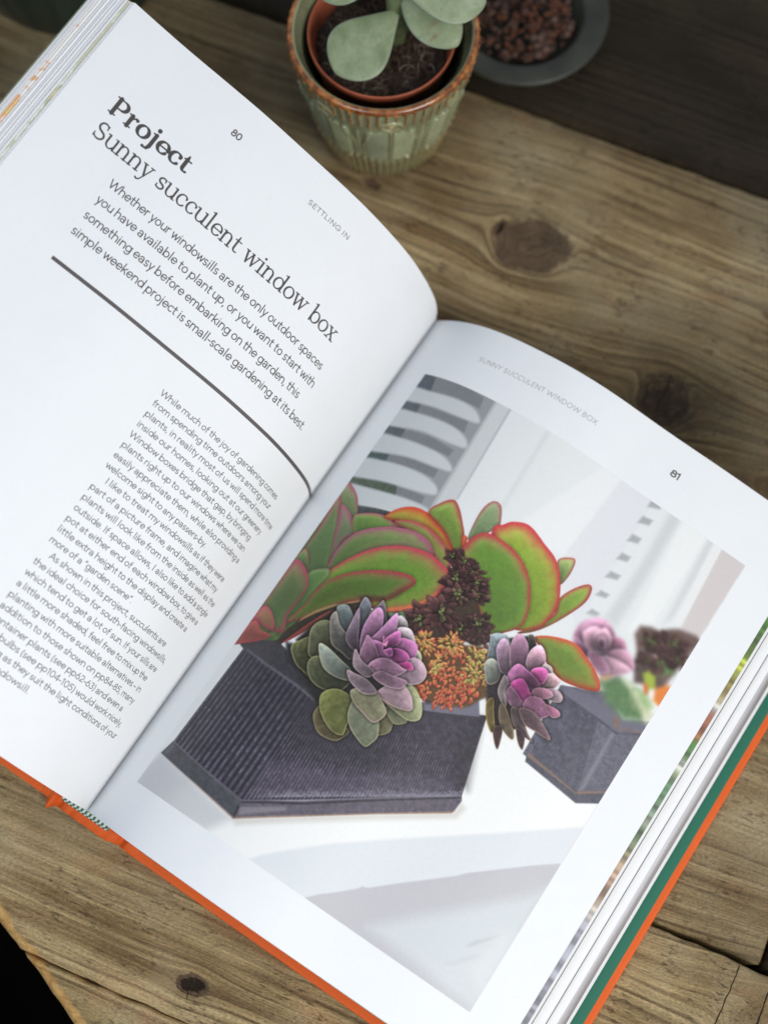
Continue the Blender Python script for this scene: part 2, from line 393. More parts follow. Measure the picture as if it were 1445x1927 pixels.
PIC = [
    ['p', [224, 226, 229], 0, 0, [-20.3, 3.5, 167.8, -24.6, 169.5, 214.9, -4.3, 218.1]],
    ['p', [150, 152, 156], 0.3, 0, [-7.3, -1.4, 38.1, 0.1, 41.8, 51.4, 40.5, 57.9, 1.9, 65.1, -5.4, 62.1]],
    ['p', [126, 128, 133], 0.35, 0, [-4.7, -0.9, 11.2, 0.3, 22.5, -0.4, 32.4, 0.9, 33.6, 5.9, 23.2, 6.2, 8.0, 7.4, -2.5, 7.2]],
    ['p', [80, 88, 100], 0.35, 0, [-4.7, -0.9, 7.1, 0.6, 9.1, 7.1, -2.5, 7.2]],
    ['p', [126, 128, 133], 0.35, 0, [-1.4, 13.8, 9.0, 12.9, 21.4, 12.3, 32.7, 12.8, 34.0, 18.1, 23.4, 17.5, 9.6, 18.2, -1.6, 19.2]],
    ['p', [84, 92, 102], 0.35, 0, [-1.4, 13.8, 8.6, 13.4, 9.7, 18.3, -1.6, 19.2]],
    ['p', [126, 128, 133], 0.35, 0, [-1.0, 27.5, 9.7, 27.0, 21.7, 25.8, 34.5, 26.5, 34.3, 29.9, 23.3, 30.4, 10.3, 31.0, -2.4, 32.1]],
    ['p', [84, 92, 100], 0.35, 0, [-1.0, 27.5, 9.8, 26.9, 10.5, 31.1, -2.4, 32.1]],
    ['p', [126, 128, 133], 0.35, 0, [-1.4, 40.8, 10.3, 39.7, 22.3, 37.5, 33.9, 36.8, 34.3, 40.6, 23.6, 41.4, 11.1, 42.8, -1.9, 45.1]],
    ['p', [66, 84, 84], 0.35, 0, [-1.4, 40.8, 10.4, 39.6, 11.2, 42.9, -1.9, 45.1]],
    ['p', [126, 128, 133], 0.35, 0, [-1.0, 54.1, 13.0, 51.6, 23.2, 50.5, 35.6, 49.1, 36.1, 52.4, 25.3, 54.6, 12.2, 55.9, -1.9, 58.0]],
    ['p', [78, 92, 78], 0.35, 0, [-1.0, 54.1, 13.0, 51.6, 22.8, 50.5, 24.9, 54.5, 12.2, 55.9, -1.9, 58.0]],
    ['p', [126, 128, 133], 0.35, 0, [7.9, 65.5, 21.2, 62.5, 31.0, 60.7, 37.4, 59.7, 31.1, 66.1, 11.3, 69.6]],
    ['p', [70, 76, 76], 0.35, 0, [7.9, 65.5, 21.2, 62.5, 31.0, 60.7, 31.1, 66.1, 11.3, 69.6]],
    ['p', [200, 204, 208], 0.9, 1, [-3.4, 7.3, 8.0, 7.4, 23.3, 6.3, 31.0, 6.9, 35.4, 9.1, 36.6, 11.8, 27.8, 13.1, 16.8, 13.5, -3.4, 14.0]],
    ['p', [200, 204, 208], 0.9, 1, [-2.6, 19.2, 9.8, 18.4, 23.5, 17.7, 31.2, 18.2, 36.8, 20.4, 38.0, 23.6, 29.9, 24.8, 18.1, 25.1, -2.3, 27.2]],
    ['p', [200, 204, 208], 0.9, 1, [-2.8, 32.2, 10.4, 31.2, 23.4, 30.5, 31.6, 30.7, 36.8, 32.3, 38.7, 35.0, 31.9, 36.4, 18.6, 37.7, -1.9, 40.7]],
    ['p', [200, 204, 208], 0.9, 1, [-3.0, 45.1, 11.3, 43.0, 23.7, 41.6, 31.8, 41.7, 37.6, 43.5, 38.7, 46.7, 30.3, 49.1, 18.9, 51.0, -1.9, 53.7]],
    ['p', [200, 204, 208], 0.9, 1, [-3.1, 57.9, 12.6, 56.4, 26.4, 54.0, 35.1, 53.0, 40.1, 53.1, 39.1, 55.8, 30.3, 59.7, 12.6, 64.8, 3.0, 66.3]],
    ['p', [203, 205, 208], 0.3, 0, [37.5, 0.0, 44.6, 0.2, 47.2, 43.8, 46.8, 52.7, 41.0, 55.5]],
    ['p', [178, 180, 185], 0.5, 0, [44.2, 0.0, 45.0, 0.1, 47.7, 43.5, 47.1, 43.9]],
    ['p', [182, 184, 188], 0.5, 0, [37.4, 0.1, 38.3, 0.2, 41.4, 53.0, 40.1, 53.1]],
    ['p', [214, 216, 219], 1.2, 0, [61.7, 0.9, 63.5, 0.5, 64.8, 37.0, 63.3, 37.3]],
    ['p', [230, 231, 234], 1.2, 0, [88.7, -1.0, 97.2, -0.8, 94.9, 39.2, 89.5, 40.5, 73.3, 37.5]],
    ['p', [221, 222, 228], 0.8, 0, [97.5, -1.1, 112.9, -1.9, 113.5, 46.2, 114.2, 60.0, 98.8, 48.4, 94.7, 38.9]],
    ['p', [170, 172, 176], 0.8, 0, [111.7, -1.5, 116.2, -2.4, 116.4, 1.0, 111.7, 2.9]],
    ['p', [170, 172, 176], 0.8, 0, [112.2, 7.2, 116.5, 6.4, 116.3, 9.0, 111.8, 10.7]],
    ['p', [170, 172, 176], 0.8, 0, [112.7, 15.8, 116.6, 15.3, 116.4, 17.9, 112.2, 19.4]],
    ['p', [170, 172, 176], 0.8, 0, [113.1, 24.6, 117.0, 24.1, 116.7, 26.6, 112.6, 28.0]],
    ['p', [170, 172, 176], 0.8, 0, [113.3, 33.4, 117.6, 32.7, 117.2, 35.0, 112.7, 36.7]],
    ['p', [170, 172, 176], 0.8, 0, [114.1, 42.1, 117.9, 41.7, 117.3, 43.7, 113.3, 45.0]],
    ['p', [170, 172, 176], 0.8, 0, [115.0, 50.4, 118.7, 50.1, 118.0, 51.9, 114.1, 53.2]],
    ['p', [170, 172, 176], 0.8, 0, [115.7, 57.6, 118.7, 57.7, 117.9, 59.3, 114.6, 60.1]],
    ['p', [205, 207, 211], 2.0, 0, [120.4, -1.4, 125.5, -1.3, 126.8, 37.0, 126.7, 51.3, 121.0, 50.2, 121.8, 24.0]],
    ['p', [232, 233, 235], 1.5, 0, [126.5, -1.4, 138.5, -2.0, 137.9, 43.5, 131.8, 49.8]],
    ['p', [208, 208, 212], 1.6, 0, [138.7, -1.6, 142.6, -1.2, 143.5, 34.5, 141.8, 39.8]],
    ['p', [228, 228, 231], 1.0, 0, [141.4, -1.5, 146.0, -1.6, 148.9, 34.8, 145.3, 37.3]],
    ['p', [206, 198, 199], 0.6, 0, [145.6, -1.5, 156.9, -2.5, 156.6, 40.7, 149.0, 39.9, 148.2, 35.3]],
    ['p', [236, 236, 238], 1.5, 0, [4.0, 204.2, 34.0, 191.1, 102.4, 112.5, 121.9, 81.9, 164.8, 54.8, 172.4, 145.7, 158.4, 200.5, 82.8, 205.0]],
    ['p', [200, 200, 206], 3, 0, [-4.9, 207.5, 2.1, 187.3, 45.5, 193.2, 38.9, 202.6, 28.2, 204.0]],
    ['p', [192, 193, 199], 5, 0, [-3.9, 208.2, 3.7, 191.0, 21.4, 191.0, 19.0, 205.1]],
    ['p', [216, 220, 227], 0.9, 0, [53.2, 208.6, 62.7, 197.5, 70.2, 190.3, 81.4, 180.2, 103.0, 163.5, 129.8, 143.3, 160.8, 119.3, 170.1, 134.1, 154.7, 167.2, 73.5, 220.7]],
    ['p', [190, 189, 196], 0.35, 0, [77.6, 208.7, 83.2, 202.5, 87.4, 198.1, 91.4, 194.8, 98.1, 188.6, 99.2, 186.9, 101.1, 186.3, 111.8, 176.7, 113.3, 175.5, 125.7, 164.8, 129.4, 160.9, 138.9, 153.0, 147.9, 145.4, 161.5, 135.0, 177.8, 160.6, 161.5, 205.4, 122.4, 214.0]],
    ['p', [204, 209, 215], 4, 0, [109.5, 197.5, 121.2, 185.4, 138.1, 169.9, 152.1, 156.2, 157.2, 149.8, 157.8, 165.1, 158.1, 186.4, 158.6, 200.9, 130.1, 198.8]],
    ['p', [190, 195, 201], 0.8, 0, [142.7, 183.7, 144.7, 179.8, 153.5, 171.0, 149.6, 176.2, 144.7, 182.6]],
    ['p', [196, 200, 206], 1.2, 0, [139.3, 193.6, 147.4, 184.0, 149.5, 183.1, 143.1, 191.1]],
    ['p', [210, 214, 219], 3, 0, [149.3, 189.6, 151.4, 172.0, 156.2, 169.6, 157.6, 195.3]],
    ['p', [196, 192, 188, 0.7], 1.6, 0, [45.5, 193.2, 65.9, 178.8, 87.6, 163.3, 112.7, 145.8, 113.2, 141.1, 115.7, 142.1, 114.6, 147.0, 88.8, 165.1, 67.1, 180.6, 47.7, 194.7]],
    ['p', [100, 99, 114], 0.3, 0, [120.7, 82.5, 137.3, 74.2, 148.6, 80.2, 156.1, 75.0, 161.5, 73.5, 162.1, 108.4, 149.4, 116.5, 122.6, 112.6, 121.9, 98.5]],
    ['p', [112, 112, 128], 2, 0, [126.8, 84.6, 139.2, 82.4, 139.3, 107.4, 128.0, 104.7]],
    ['p', [122, 123, 135], 0.8, 0, [146.8, 86.7, 148.2, 85.9, 149.4, 110.8, 147.9, 111.8]],
    ['p', [108, 106, 122], 0.35, 0, [121.4, 81.9, 132.3, 79.8, 140.1, 78.7, 147.0, 80.2, 157.6, 74.0, 158.4, 78.7, 148.4, 85.0, 139.4, 84.4, 123.7, 84.6]],
    ['p', [78, 78, 90], 0.3, 0, [123.8, 84.8, 139.7, 84.7, 148.6, 85.2, 157.8, 79.6, 158.0, 80.2, 148.5, 86.0, 139.5, 85.6, 124.0, 85.5]],
    ['p', [128, 104, 96], 0.25, 0, [144.0, 80.7, 145.8, 80.0, 147.7, 81.3, 147.6, 83.5, 156.6, 79.4, 157.0, 79.9, 147.0, 84.4]],
    ['p', [130, 108, 98], 0.3, 0, [124.0, 111.4, 125.4, 110.4, 147.4, 112.7, 157.4, 105.9, 157.9, 106.7, 147.7, 113.9, 124.6, 112.4]],
    ['p', [84, 84, 96], 0.3, 0, [124.3, 112.7, 147.7, 113.9, 157.8, 106.6, 159.2, 110.4, 149.5, 116.7, 125.0, 114.6]],
    ['p', [92, 122, 84], 2.2, 0, [132.0, 72.6, 137.7, 66.5, 146.3, 68.0, 154.2, 72.1, 154.6, 76.1, 148.1, 79.4, 139.6, 77.9]],
    ['p', [205, 208, 180], 1.8, 0, [139.7, 66.2, 143.6, 65.6, 158.1, 71.5, 156.5, 75.8, 147.7, 70.2]],
    ['p', [150, 180, 130], 1.4, 0, [145.3, 66.5, 150.0, 65.4, 155.5, 69.1, 152.5, 71.1]],
    ['p', [104, 84, 80], 1.2, 0, [134.3, 48.9, 134.5, 45.0, 138.1, 43.0, 142.1, 42.4, 144.7, 39.5, 147.7, 37.3, 155.2, 35.4, 157.9, 36.2, 155.2, 56.5, 155.0, 63.0, 150.1, 62.1, 144.4, 65.0, 139.7, 57.6, 138.5, 54.1]],
    ['p', [84, 70, 68], 1.5, 0, [140.1, 57.3, 147.0, 53.6, 153.6, 60.8, 148.2, 62.4, 143.9, 64.3]],
    ['p', [92, 112, 72], 1.5, 0, [137.2, 48.5, 140.5, 45.1, 143.7, 48.3, 141.6, 52.0]],
    ['p', [92, 122, 72], 1.8, 0, [147.5, 51.0, 151.1, 46.4, 155.3, 53.2, 152.0, 56.5]],
    ['p', [225, 205, 205], 0.5, 0, [144.7, 51.5, 145.4, 50.1, 146.8, 49.9, 147.2, 51.2, 146.1, 52.2]],
    ['p', [158, 175, 66], 1.0, 0, [145.1, 60.2, 146.5, 58.0, 149.8, 58.1, 152.1, 61.8, 150.0, 65.4]],
    ['p', [222, 128, 60], 1.0, 0, [152.3, 62.2, 156.2, 58.0, 159.5, 59.9, 157.8, 67.5, 154.1, 66.8]],
    ['p', [210, 100, 60], 0.8, 0, [147.6, 63.8, 148.8, 62.5, 151.1, 65.7, 149.9, 66.6]],
    ['e', [150, 108, 150], [222, 190, 214], 0.5, [125.4, 60.5], [115.7, 65.6, 114.3, 59.0, 117.0, 53.9, 122.3, 55.6, 125.6, 64.1, 122.3, 67.5]],
    ['e', [176, 132, 176], [222, 190, 214], 0.5, [125.4, 60.5], [116.0, 60.0, 117.7, 53.4, 122.7, 51.0, 129.0, 54.2, 130.8, 60.5, 126.0, 64.9]],
    ['e', [140, 96, 138], [222, 190, 214], 0.5, [125.4, 60.5], [115.2, 63.8, 118.4, 63.7, 125.2, 65.5, 125.7, 67.3, 120.0, 68.0]],
    ['e', [160, 112, 150], [222, 190, 214], 0.5, [125.4, 60.5], [126.7, 55.8, 131.7, 53.4, 135.4, 57.3, 132.9, 62.3]],
    ['e', [190, 146, 186], [222, 190, 214], 0.5, [125.4, 60.5], [129.3, 61.6, 134.6, 56.3, 139.6, 58.2, 141.1, 61.5, 134.8, 65.3]],
    ['e', [200, 162, 196], [222, 190, 214], 0.5, [125.4, 60.5], [126.0, 68.2, 131.0, 62.5, 140.1, 61.6, 137.7, 66.5, 131.8, 70.6]],
    ['e', [172, 126, 168], [222, 190, 214], 0.5, [125.4, 60.5], [122.6, 66.2, 127.5, 63.9, 133.8, 67.0, 129.3, 70.1]],
    ['e', [198, 156, 194], [222, 190, 214], 0.5, [125.4, 60.5], [117.2, 60.2, 119.9, 55.1, 124.8, 56.1, 126.3, 63.6, 121.7, 64.7]],
    ['e', [206, 168, 204], [222, 190, 214], 0.5, [125.4, 60.5], [121.1, 58.6, 123.4, 53.8, 128.0, 56.0, 128.6, 62.1, 125.1, 63.4]],
    ['e', [150, 110, 150], [222, 190, 214], 0.5, [125.4, 60.5], [122.9, 59.0, 125.2, 56.8, 127.7, 59.9, 125.7, 61.9]],
    ['p', [190, 150, 120], 0.8, 0, [131.8, 70.6, 134.5, 68.1, 135.9, 68.7, 132.9, 72.4]],
    ['rib', [124.8, 111.1, 147.9, 113.4, 139.9, 85.1, 122.5, 84.4], 26, [88, 87, 102], [112, 111, 126], 0.5],
    ['rose', 141.2, 47.9, 5.72, 26],
    ['rose', 149.3, 43.3, 6.46, 26],
    ['rose', 148.5, 52.5, 5.54, 26],
    ['rose', 154.1, 47.6, 4.61, 26],
    ['rose', 143.5, 55.0, 3.69, 26],
    ['fur', 143.9, 72.8, 9.0, [92, 124, 84]],
    ['fur', 150.1, 70.7, 5.0, [176, 186, 140]],
    ['soft', 0.7, [107.9, 58.0, 132.0, 40.1, 155.2, 28.3, 158.2, 54.4, 153.8, 85.0, 132.9, 82.5, 114.7, 73.8]],
    ['rib', [3.9, 182.6, 44.6, 186.4, 44.5, 139.3, 6.1, 136.9], 16, [58, 56, 66], [104, 98, 116], 0.5],
    ['rib', [44.5, 186.5, 112.1, 139.8, 103.5, 108.4, 44.1, 139.6], 62, [62, 57, 68], [110, 103, 120], 0.45],
    ['p', [60, 57, 62, 0.6], 4, 0, [37.5, 147.9, 45.4, 139.8, 87.9, 139.6, 78.6, 150.2, 52.3, 159.2]],
    ['p', [62, 60, 64, 0.6], 3, 0, [99.3, 125.4, 102.5, 110.2, 112.6, 135.7, 107.7, 134.7]],
    ['p', [100, 92, 110, 0.45], 2.5, 0, [43.7, 169.0, 71.7, 155.9, 102.2, 136.3, 108.6, 139.4, 54.0, 177.2, 44.9, 183.1]],
    ['frost', [44.7, 184.4, 111.4, 139.1], 4.5],
    ['p', [76, 76, 83], 0.25, 0, [1.7, 188.0, 3.5, 182.3, 25.0, 184.6, 44.9, 186.8, 45.3, 192.9, 27.4, 190.7]],
    ['p', [98, 92, 104], 0.25, 0, [45.2, 193.0, 44.5, 186.3, 62.7, 174.2, 84.3, 158.6, 112.0, 139.0, 112.9, 140.4, 112.6, 144.7, 111.8, 146.0, 87.4, 163.1, 65.8, 178.6]],
    ['p', [62, 58, 66], 0.2, 0, [3.4, 182.1, 4.0, 181.6, 44.3, 185.7, 63.1, 174.7, 84.5, 158.9, 111.8, 139.4, 112.2, 139.7, 85.0, 159.5, 63.5, 175.4, 44.9, 186.8]],
    ['p', [140, 96, 72, 0.8], 0.16, 0, [1.8, 188.1, 27.4, 190.8, 45.3, 193.0, 65.8, 178.6, 87.4, 163.1, 111.8, 146.0, 112.6, 144.7, 112.8, 145.0, 112.2, 146.4, 87.6, 163.4, 66.0, 179.0, 45.5, 193.4, 27.7, 191.1]],
    ['p', [150, 146, 162, 0.5], 0.16, 0, [3.9, 181.5, 24.4, 183.9, 44.2, 185.8, 62.5, 173.9, 84.1, 158.3, 111.5, 139.0, 111.7, 139.2, 84.4, 158.7, 62.8, 174.4, 44.4, 186.3, 24.8, 184.4, 3.9, 182.1]],
    ['p', [112, 108, 124, 0.5], 0.5, 0, [2.9, 187.2, 3.8, 182.4, 6.1, 182.7, 5.3, 187.5]],
    ['p', [48, 46, 52], 0.15, 0, [45.2, 193.0, 45.6, 192.8, 44.8, 188.2, 44.2, 188.3]],
    ['p', [130, 124, 134], 0.6, 0, [45.3, 188.3, 59.6, 179.0, 60.4, 180.2, 46.2, 191.1]],
    ['p', [62, 60, 66], 0.3, 0, [0.9, 135.9, 6.8, 132.0, 16.0, 127.6, 24.5, 129.5, 28.8, 134.3, 45.0, 138.4, 45.6, 141.0, 37.1, 139.4, 21.0, 138.6, 7.8, 137.9]],
    ['p', [90, 88, 97], 0.3, 0, [8.0, 136.5, 20.4, 137.8, 36.6, 138.6, 45.4, 139.8, 45.4, 140.7, 36.8, 139.8, 20.5, 138.9, 8.1, 137.6]],
    ['p', [50, 50, 54], 1, 0, [21.9, 126.9, 34.4, 124.4, 46.4, 138.1, 36.8, 137.4, 27.3, 134.0]],
    ['p', [110, 108, 124], 0.4, 0, [79.4, 118.9, 97.2, 104.5, 101.4, 110.4, 99.5, 112.4, 91.4, 116.4, 81.1, 121.3]],
    ['p', [62, 60, 68], 0.3, 0, [81.1, 121.3, 91.2, 116.0, 101.2, 110.5, 101.7, 111.6, 91.8, 117.0, 81.9, 122.5]],
    ['p', [60, 50, 50], 1, 0, [72.3, 114.5, 90.4, 87.7, 99.7, 102.7, 81.7, 118.0]],
    ['p', [66, 54, 46], 0.6, 0, [47.1, 98.0, 55.9, 91.7, 60.2, 85.3, 61.8, 72.5, 61.0, 58.1, 74.8, 65.1, 80.4, 71.5, 79.3, 74.8, 85.7, 79.4, 88.5, 84.7, 86.5, 88.3, 77.9, 90.7, 70.1, 100.4, 65.8, 109.0, 55.3, 105.9]],
    ['p', [110, 150, 110], 0.6, 0, [49.5, 97.2, 55.2, 92.9, 57.8, 94.1, 54.2, 97.9]],
    ['p', [105, 150, 110], 0.5, 0, [60.5, 96.0, 62.5, 93.2, 63.6, 95.4, 62.0, 96.8]],
    ['p', [84, 108, 58], 0.6, 0, [-3.8, 137.0, -1.9, 120.3, -0.2, 95.2, -4.5, 62.6, 5.0, 67.1, 15.4, 70.1, 28.4, 66.0, 43.4, 61.9, 57.7, 70.1, 57.5, 88.5, 39.0, 99.9, 25.4, 113.2, 17.7, 128.4, 8.3, 132.5]],
    ['l', [126, 152, 96], [176, 84, 98], 1.2, None, [-3.2, 63.8, -0.6, 57.3, 4.3, 58.3, 9.9, 61.8, 14.1, 66.9, 14.4, 69.9, 6.5, 68.9]],
    ['l', [98, 132, 72], [178, 62, 80], 0.9, None, [1.5, 96.9, 1.4, 82.2, -0.7, 66.3, 0.2, 63.1, 5.4, 68.5, 9.2, 73.9, 13.5, 81.8, 17.4, 91.0, 18.8, 95.3, 14.4, 101.0, 8.5, 96.7]],
    ['l', [104, 126, 84], [170, 88, 110], 1.2, None, [4.6, 67.2, 11.0, 68.8, 17.6, 73.5, 19.7, 75.6, 16.3, 80.7, 17.3, 90.3, 13.4, 83.3, 9.5, 76.0]],
    ['l', [112, 150, 68], [176, 96, 100], 0.8, None, [14.0, 69.9, 18.7, 66.1, 25.5, 63.9, 32.0, 64.8, 33.4, 65.9, 25.7, 72.5, 19.8, 76.5]],
    ['l', [172, 142, 46], [208, 62, 42], 1.6, [150, 160, 60], [26.3, 64.6, 29.2, 58.7, 34.6, 55.0, 41.3, 54.5, 48.0, 56.3, 55.1, 59.8, 58.7, 63.8, 56.1, 65.5, 46.5, 61.4, 33.7, 63.2]],
    ['l', [128, 142, 66], [182, 66, 80], 1.1, None, [30.9, 64.3, 37.3, 60.2, 44.7, 59.7, 52.2, 61.6, 58.4, 65.4, 61.5, 71.2, 59.8, 74.4, 50.6, 67.6, 40.6, 65.0]],
    ['l', [106, 134, 70], [166, 88, 112], 1.6, None, [18.5, 94.4, 16.9, 87.6, 17.1, 81.7, 19.5, 75.6, 24.5, 70.8, 31.1, 66.7, 38.5, 64.0, 45.2, 63.6, 49.5, 65.4, 51.9, 69.6, 40.3, 73.0, 30.5, 79.3, 25.1, 87.2, 21.7, 94.0]],
    ['l', [102, 142, 50], [192, 58, 76], 1.7, [140, 168, 66], [20.7, 117.1, 18.1, 105.7, 19.1, 98.8, 19.2, 94.8, 23.9, 85.7, 29.7, 78.3, 35.7, 73.4, 43.6, 69.6, 51.1, 68.3, 57.9, 69.3, 61.6, 71.1, 62.7, 75.3, 62.2, 81.2, 60.0, 87.2, 54.9, 92.8, 47.4, 98.0, 38.7, 99.4, 28.5, 107.3]],
    ['p', [204, 112, 74], 0.9, 0, [46.8, 97.0, 54.0, 91.4, 59.1, 85.7, 61.4, 80.0, 61.9, 81.8, 60.0, 87.2, 54.9, 92.8, 48.0, 97.7]],
    ['l', [92, 130, 66], [110, 110, 70], 0.5, None, [13.1, 127.8, 14.1, 118.9, 14.3, 106.0, 11.5, 98.5, 18.2, 93.5, 20.8, 95.8, 19.6, 103.5, 19.3, 112.2, 17.9, 120.6, 15.8, 127.5]],
    ['l', [84, 120, 46], [168, 54, 66], 1.3, [104, 118, 52], [16.7, 120.1, 19.2, 110.1, 19.3, 105.1, 21.8, 98.2, 26.4, 92.2, 33.9, 86.3, 42.1, 81.9, 48.4, 79.9, 51.8, 80.3, 52.4, 82.3, 50.1, 87.6, 46.9, 93.1, 39.8, 98.0, 32.6, 102.9, 26.6, 109.8, 20.7, 117.1]],
    ['p', [86, 66, 48], 1.2, 0, [35.9, 97.5, 45.9, 91.6, 50.2, 84.7, 50.0, 88.4, 46.7, 92.8, 39.3, 98.2]],
    ['l', [96, 130, 70], [176, 80, 70], 0.5, None, [0.7, 97.1, 1.2, 90.4, 4.3, 90.9, 8.7, 95.2, 10.9, 98.7]],
    ['l', [94, 112, 56], [176, 62, 84], 1.8, [84, 116, 60], [-0.7, 121.4, -1.7, 107.2, 0.7, 96.0, 7.0, 96.6, 12.9, 100.2, 15.7, 104.7, 15.9, 111.0, 15.5, 117.5, 18.2, 124.0, 13.5, 125.8, 6.1, 124.2]],
    ['l', [150, 110, 70], [184, 70, 90], 1.6, None, [-0.5, 125.7, 1.4, 118.3, 7.1, 119.2, 11.9, 122.6, 13.4, 125.6, 9.9, 126.2, 4.5, 125.5]],
    ['l', [150, 70, 62], [200, 70, 76], 0.9, None, [-2.9, 137.8, 1.4, 125.5, 8.3, 127.6, 13.7, 127.6, 13.1, 129.8, 6.4, 134.5]],
    ['p', [56, 48, 40], 0.5, 0, [17.6, 129.2, 19.3, 121.3, 21.8, 115.5, 30.4, 105.9, 39.1, 97.9, 43.0, 97.5, 33.4, 110.1, 24.5, 120.0, 20.6, 129.0]],
    ['p', [150, 120, 84], 0.25, 0, [21.8, 115.5, 24.8, 110.4, 29.7, 104.9, 37.9, 98.3, 38.4, 98.7, 30.3, 105.8, 25.6, 111.4, 21.3, 117.9]],
    ['l', [120, 60, 46], [176, 70, 66], 0.6, None, [21.0, 127.4, 25.0, 117.7, 28.2, 111.0, 31.0, 106.7, 30.3, 109.8, 27.3, 117.8, 22.8, 125.8]],
    ['l', [128, 158, 66], [176, 64, 66], 1.0, None, [40.8, 54.1, 42.6, 48.4, 46.3, 44.6, 50.2, 46.4, 55.0, 51.3, 58.1, 55.1, 62.3, 63.0, 57.9, 62.3, 49.9, 57.4]],
    ['l', [206, 96, 48], [200, 70, 48], 0.5, None, [57.5, 55.5, 59.3, 54.9, 60.4, 57.8, 60.8, 61.1]],
    ['l', [142, 166, 118], [168, 92, 90], 0.7, None, [60.0, 55.6, 58.2, 47.1, 58.2, 40.6, 60.1, 36.7, 63.4, 36.8, 66.2, 41.1, 67.0, 44.5, 63.7, 51.4]],
    ['l', [126, 160, 62], [182, 64, 66], 0.8, None, [95.9, 75.2, 100.6, 68.5, 103.9, 61.1, 102.3, 54.6, 104.7, 48.2, 108.6, 43.2, 111.0, 43.9, 111.6, 49.6, 108.7, 57.7, 104.3, 66.4, 100.0, 72.1]],
    ['l', [150, 178, 104], [176, 84, 76], 0.7, None, [93.7, 42.2, 98.1, 37.8, 100.0, 39.2, 100.6, 45.0, 99.2, 49.6]],
    ['l', [146, 176, 58], [204, 56, 66], 1.9, None, [66.3, 48.4, 68.5, 42.4, 71.4, 39.2, 77.2, 37.2, 86.1, 39.9, 92.8, 42.3, 98.4, 47.6, 103.2, 56.5, 103.5, 63.6, 101.3, 69.5, 92.7, 75.0, 81.5, 68.8]],
    ['l', [100, 142, 54], [190, 58, 62], 1.3, [118, 158, 58], [61.2, 63.4, 60.3, 56.7, 61.8, 52.1, 64.8, 49.1, 71.3, 48.3, 77.7, 49.0, 84.8, 52.1, 90.9, 58.0, 94.8, 65.4, 95.8, 72.0, 91.7, 78.0, 87.0, 81.6, 77.9, 75.4, 71.3, 66.8]],
    ['l', [120, 150, 62], [214, 78, 52], 1.6, None, [102.4, 72.8, 106.2, 69.4, 112.4, 66.6, 117.7, 65.6, 122.7, 67.2, 128.1, 69.5, 133.1, 73.1, 133.9, 76.3, 126.5, 79.4, 119.3, 80.6, 112.1, 78.6, 106.9, 75.1]],
    ['rose', 63.3, 64.4, 5.65, 34],
    ['rose', 58.7, 64.6, 3.57, 34],
    ['rose', 68.5, 65.2, 4.17, 34],
    ['rose', 64.8, 68.2, 4.75, 34],
    ['rose', 74.0, 68.0, 3.88, 34],
    ['rose', 65.4, 71.5, 6.25, 34],
    ['rose', 72.5, 68.2, 5.0, 34],
    ['rose', 74.1, 72.2, 5.31, 34],
    ['rose', 62.7, 92.4, 6.87, 34],
    ['rose', 68.6, 76.0, 6.25, 34],
    ['rose', 84.2, 84.8, 5.62, 34],
    ['rose', 81.9, 81.4, 6.25, 34],
    ['rose', 76.9, 87.0, 5.0, 34],
    ['rose', 66.9, 85.9, 8.12, 34],
    ['rose', 81.6, 81.8, 5.18, 34],
    ['p', [92, 68, 46], 0.8, 0, [62.5, 99.7, 65.5, 95.6, 71.4, 95.9, 75.8, 90.7, 81.7, 90.9, 88.0, 87.2, 93.0, 91.6, 99.9, 95.4, 99.3, 102.3, 95.7, 109.8, 87.8, 115.2, 77.7, 117.3, 72.3, 114.5]],
    ['bead', 85.3, 112.7, 5.0, 40, 1],
    ['bead', 89.0, 109.4, 5.62, 40, 1],
    ['bead', 77.7, 115.1, 3.75, 26, 1],
    ['bead', 92.9, 104.6, 5.0, 34, 1],
    ['bead', 77.2, 106.9, 5.0, 34, 1],
    ['bead', 84.2, 105.6, 6.25, 46, 1],
    ['bead', 89.5, 102.7, 5.62, 36, 1],
    ['bead', 76.6, 101.7, 3.75, 20, 0],
    ['bead', 80.5, 96.8, 5.0, 34, 1],
    ['bead', 68.0, 98.9, 5.0, 44, 0],
    ['bead', 77.4, 93.2, 5.31, 46, 0],
    ['bead', 87.7, 91.8, 4.37, 38, 2],
    ['bead', 90.5, 97.7, 5.62, 46, 2],
    ['bead', 96.3, 96.5, 3.44, 26, 2],
    ['bead', 77.2, 104.8, 2.81, 20, 2],
    ['p', [44, 42, 40], 1, 0, [25.1, 124.0, 27.2, 116.3, 31.0, 106.8, 49.5, 97.2, 61.2, 102.0, 70.7, 105.7, 70.7, 122.7, 69.1, 130.8, 62.7, 142.1, 51.1, 142.7, 36.9, 135.9]],
    ['e', [84, 78, 44], [176, 170, 120], 0.36, [59.9, 108.6], [33.2, 132.4, 36.5, 133.3, 38.9, 134.7, 37.2, 134.3]],
    ['e', [84, 84, 52], [176, 170, 120], 0.36, [59.9, 108.6], [25.3, 127.5, 26.5, 123.8, 29.3, 120.2, 34.5, 125.9, 38.5, 133.5, 34.2, 133.2, 29.6, 131.6]],
    ['e', [88, 92, 66], [176, 170, 120], 0.36, [59.9, 108.6], [28.0, 117.2, 29.3, 112.9, 32.3, 111.5, 36.3, 116.1, 40.2, 122.4, 34.3, 127.1, 29.9, 122.0]],
    ['e', [76, 80, 56], [176, 170, 120], 0.36, [59.9, 108.6], [34.8, 129.6, 35.2, 126.4, 38.6, 124.8, 47.2, 126.7, 52.4, 127.8, 51.5, 133.4, 45.8, 135.1, 40.9, 134.9, 37.4, 132.7]],
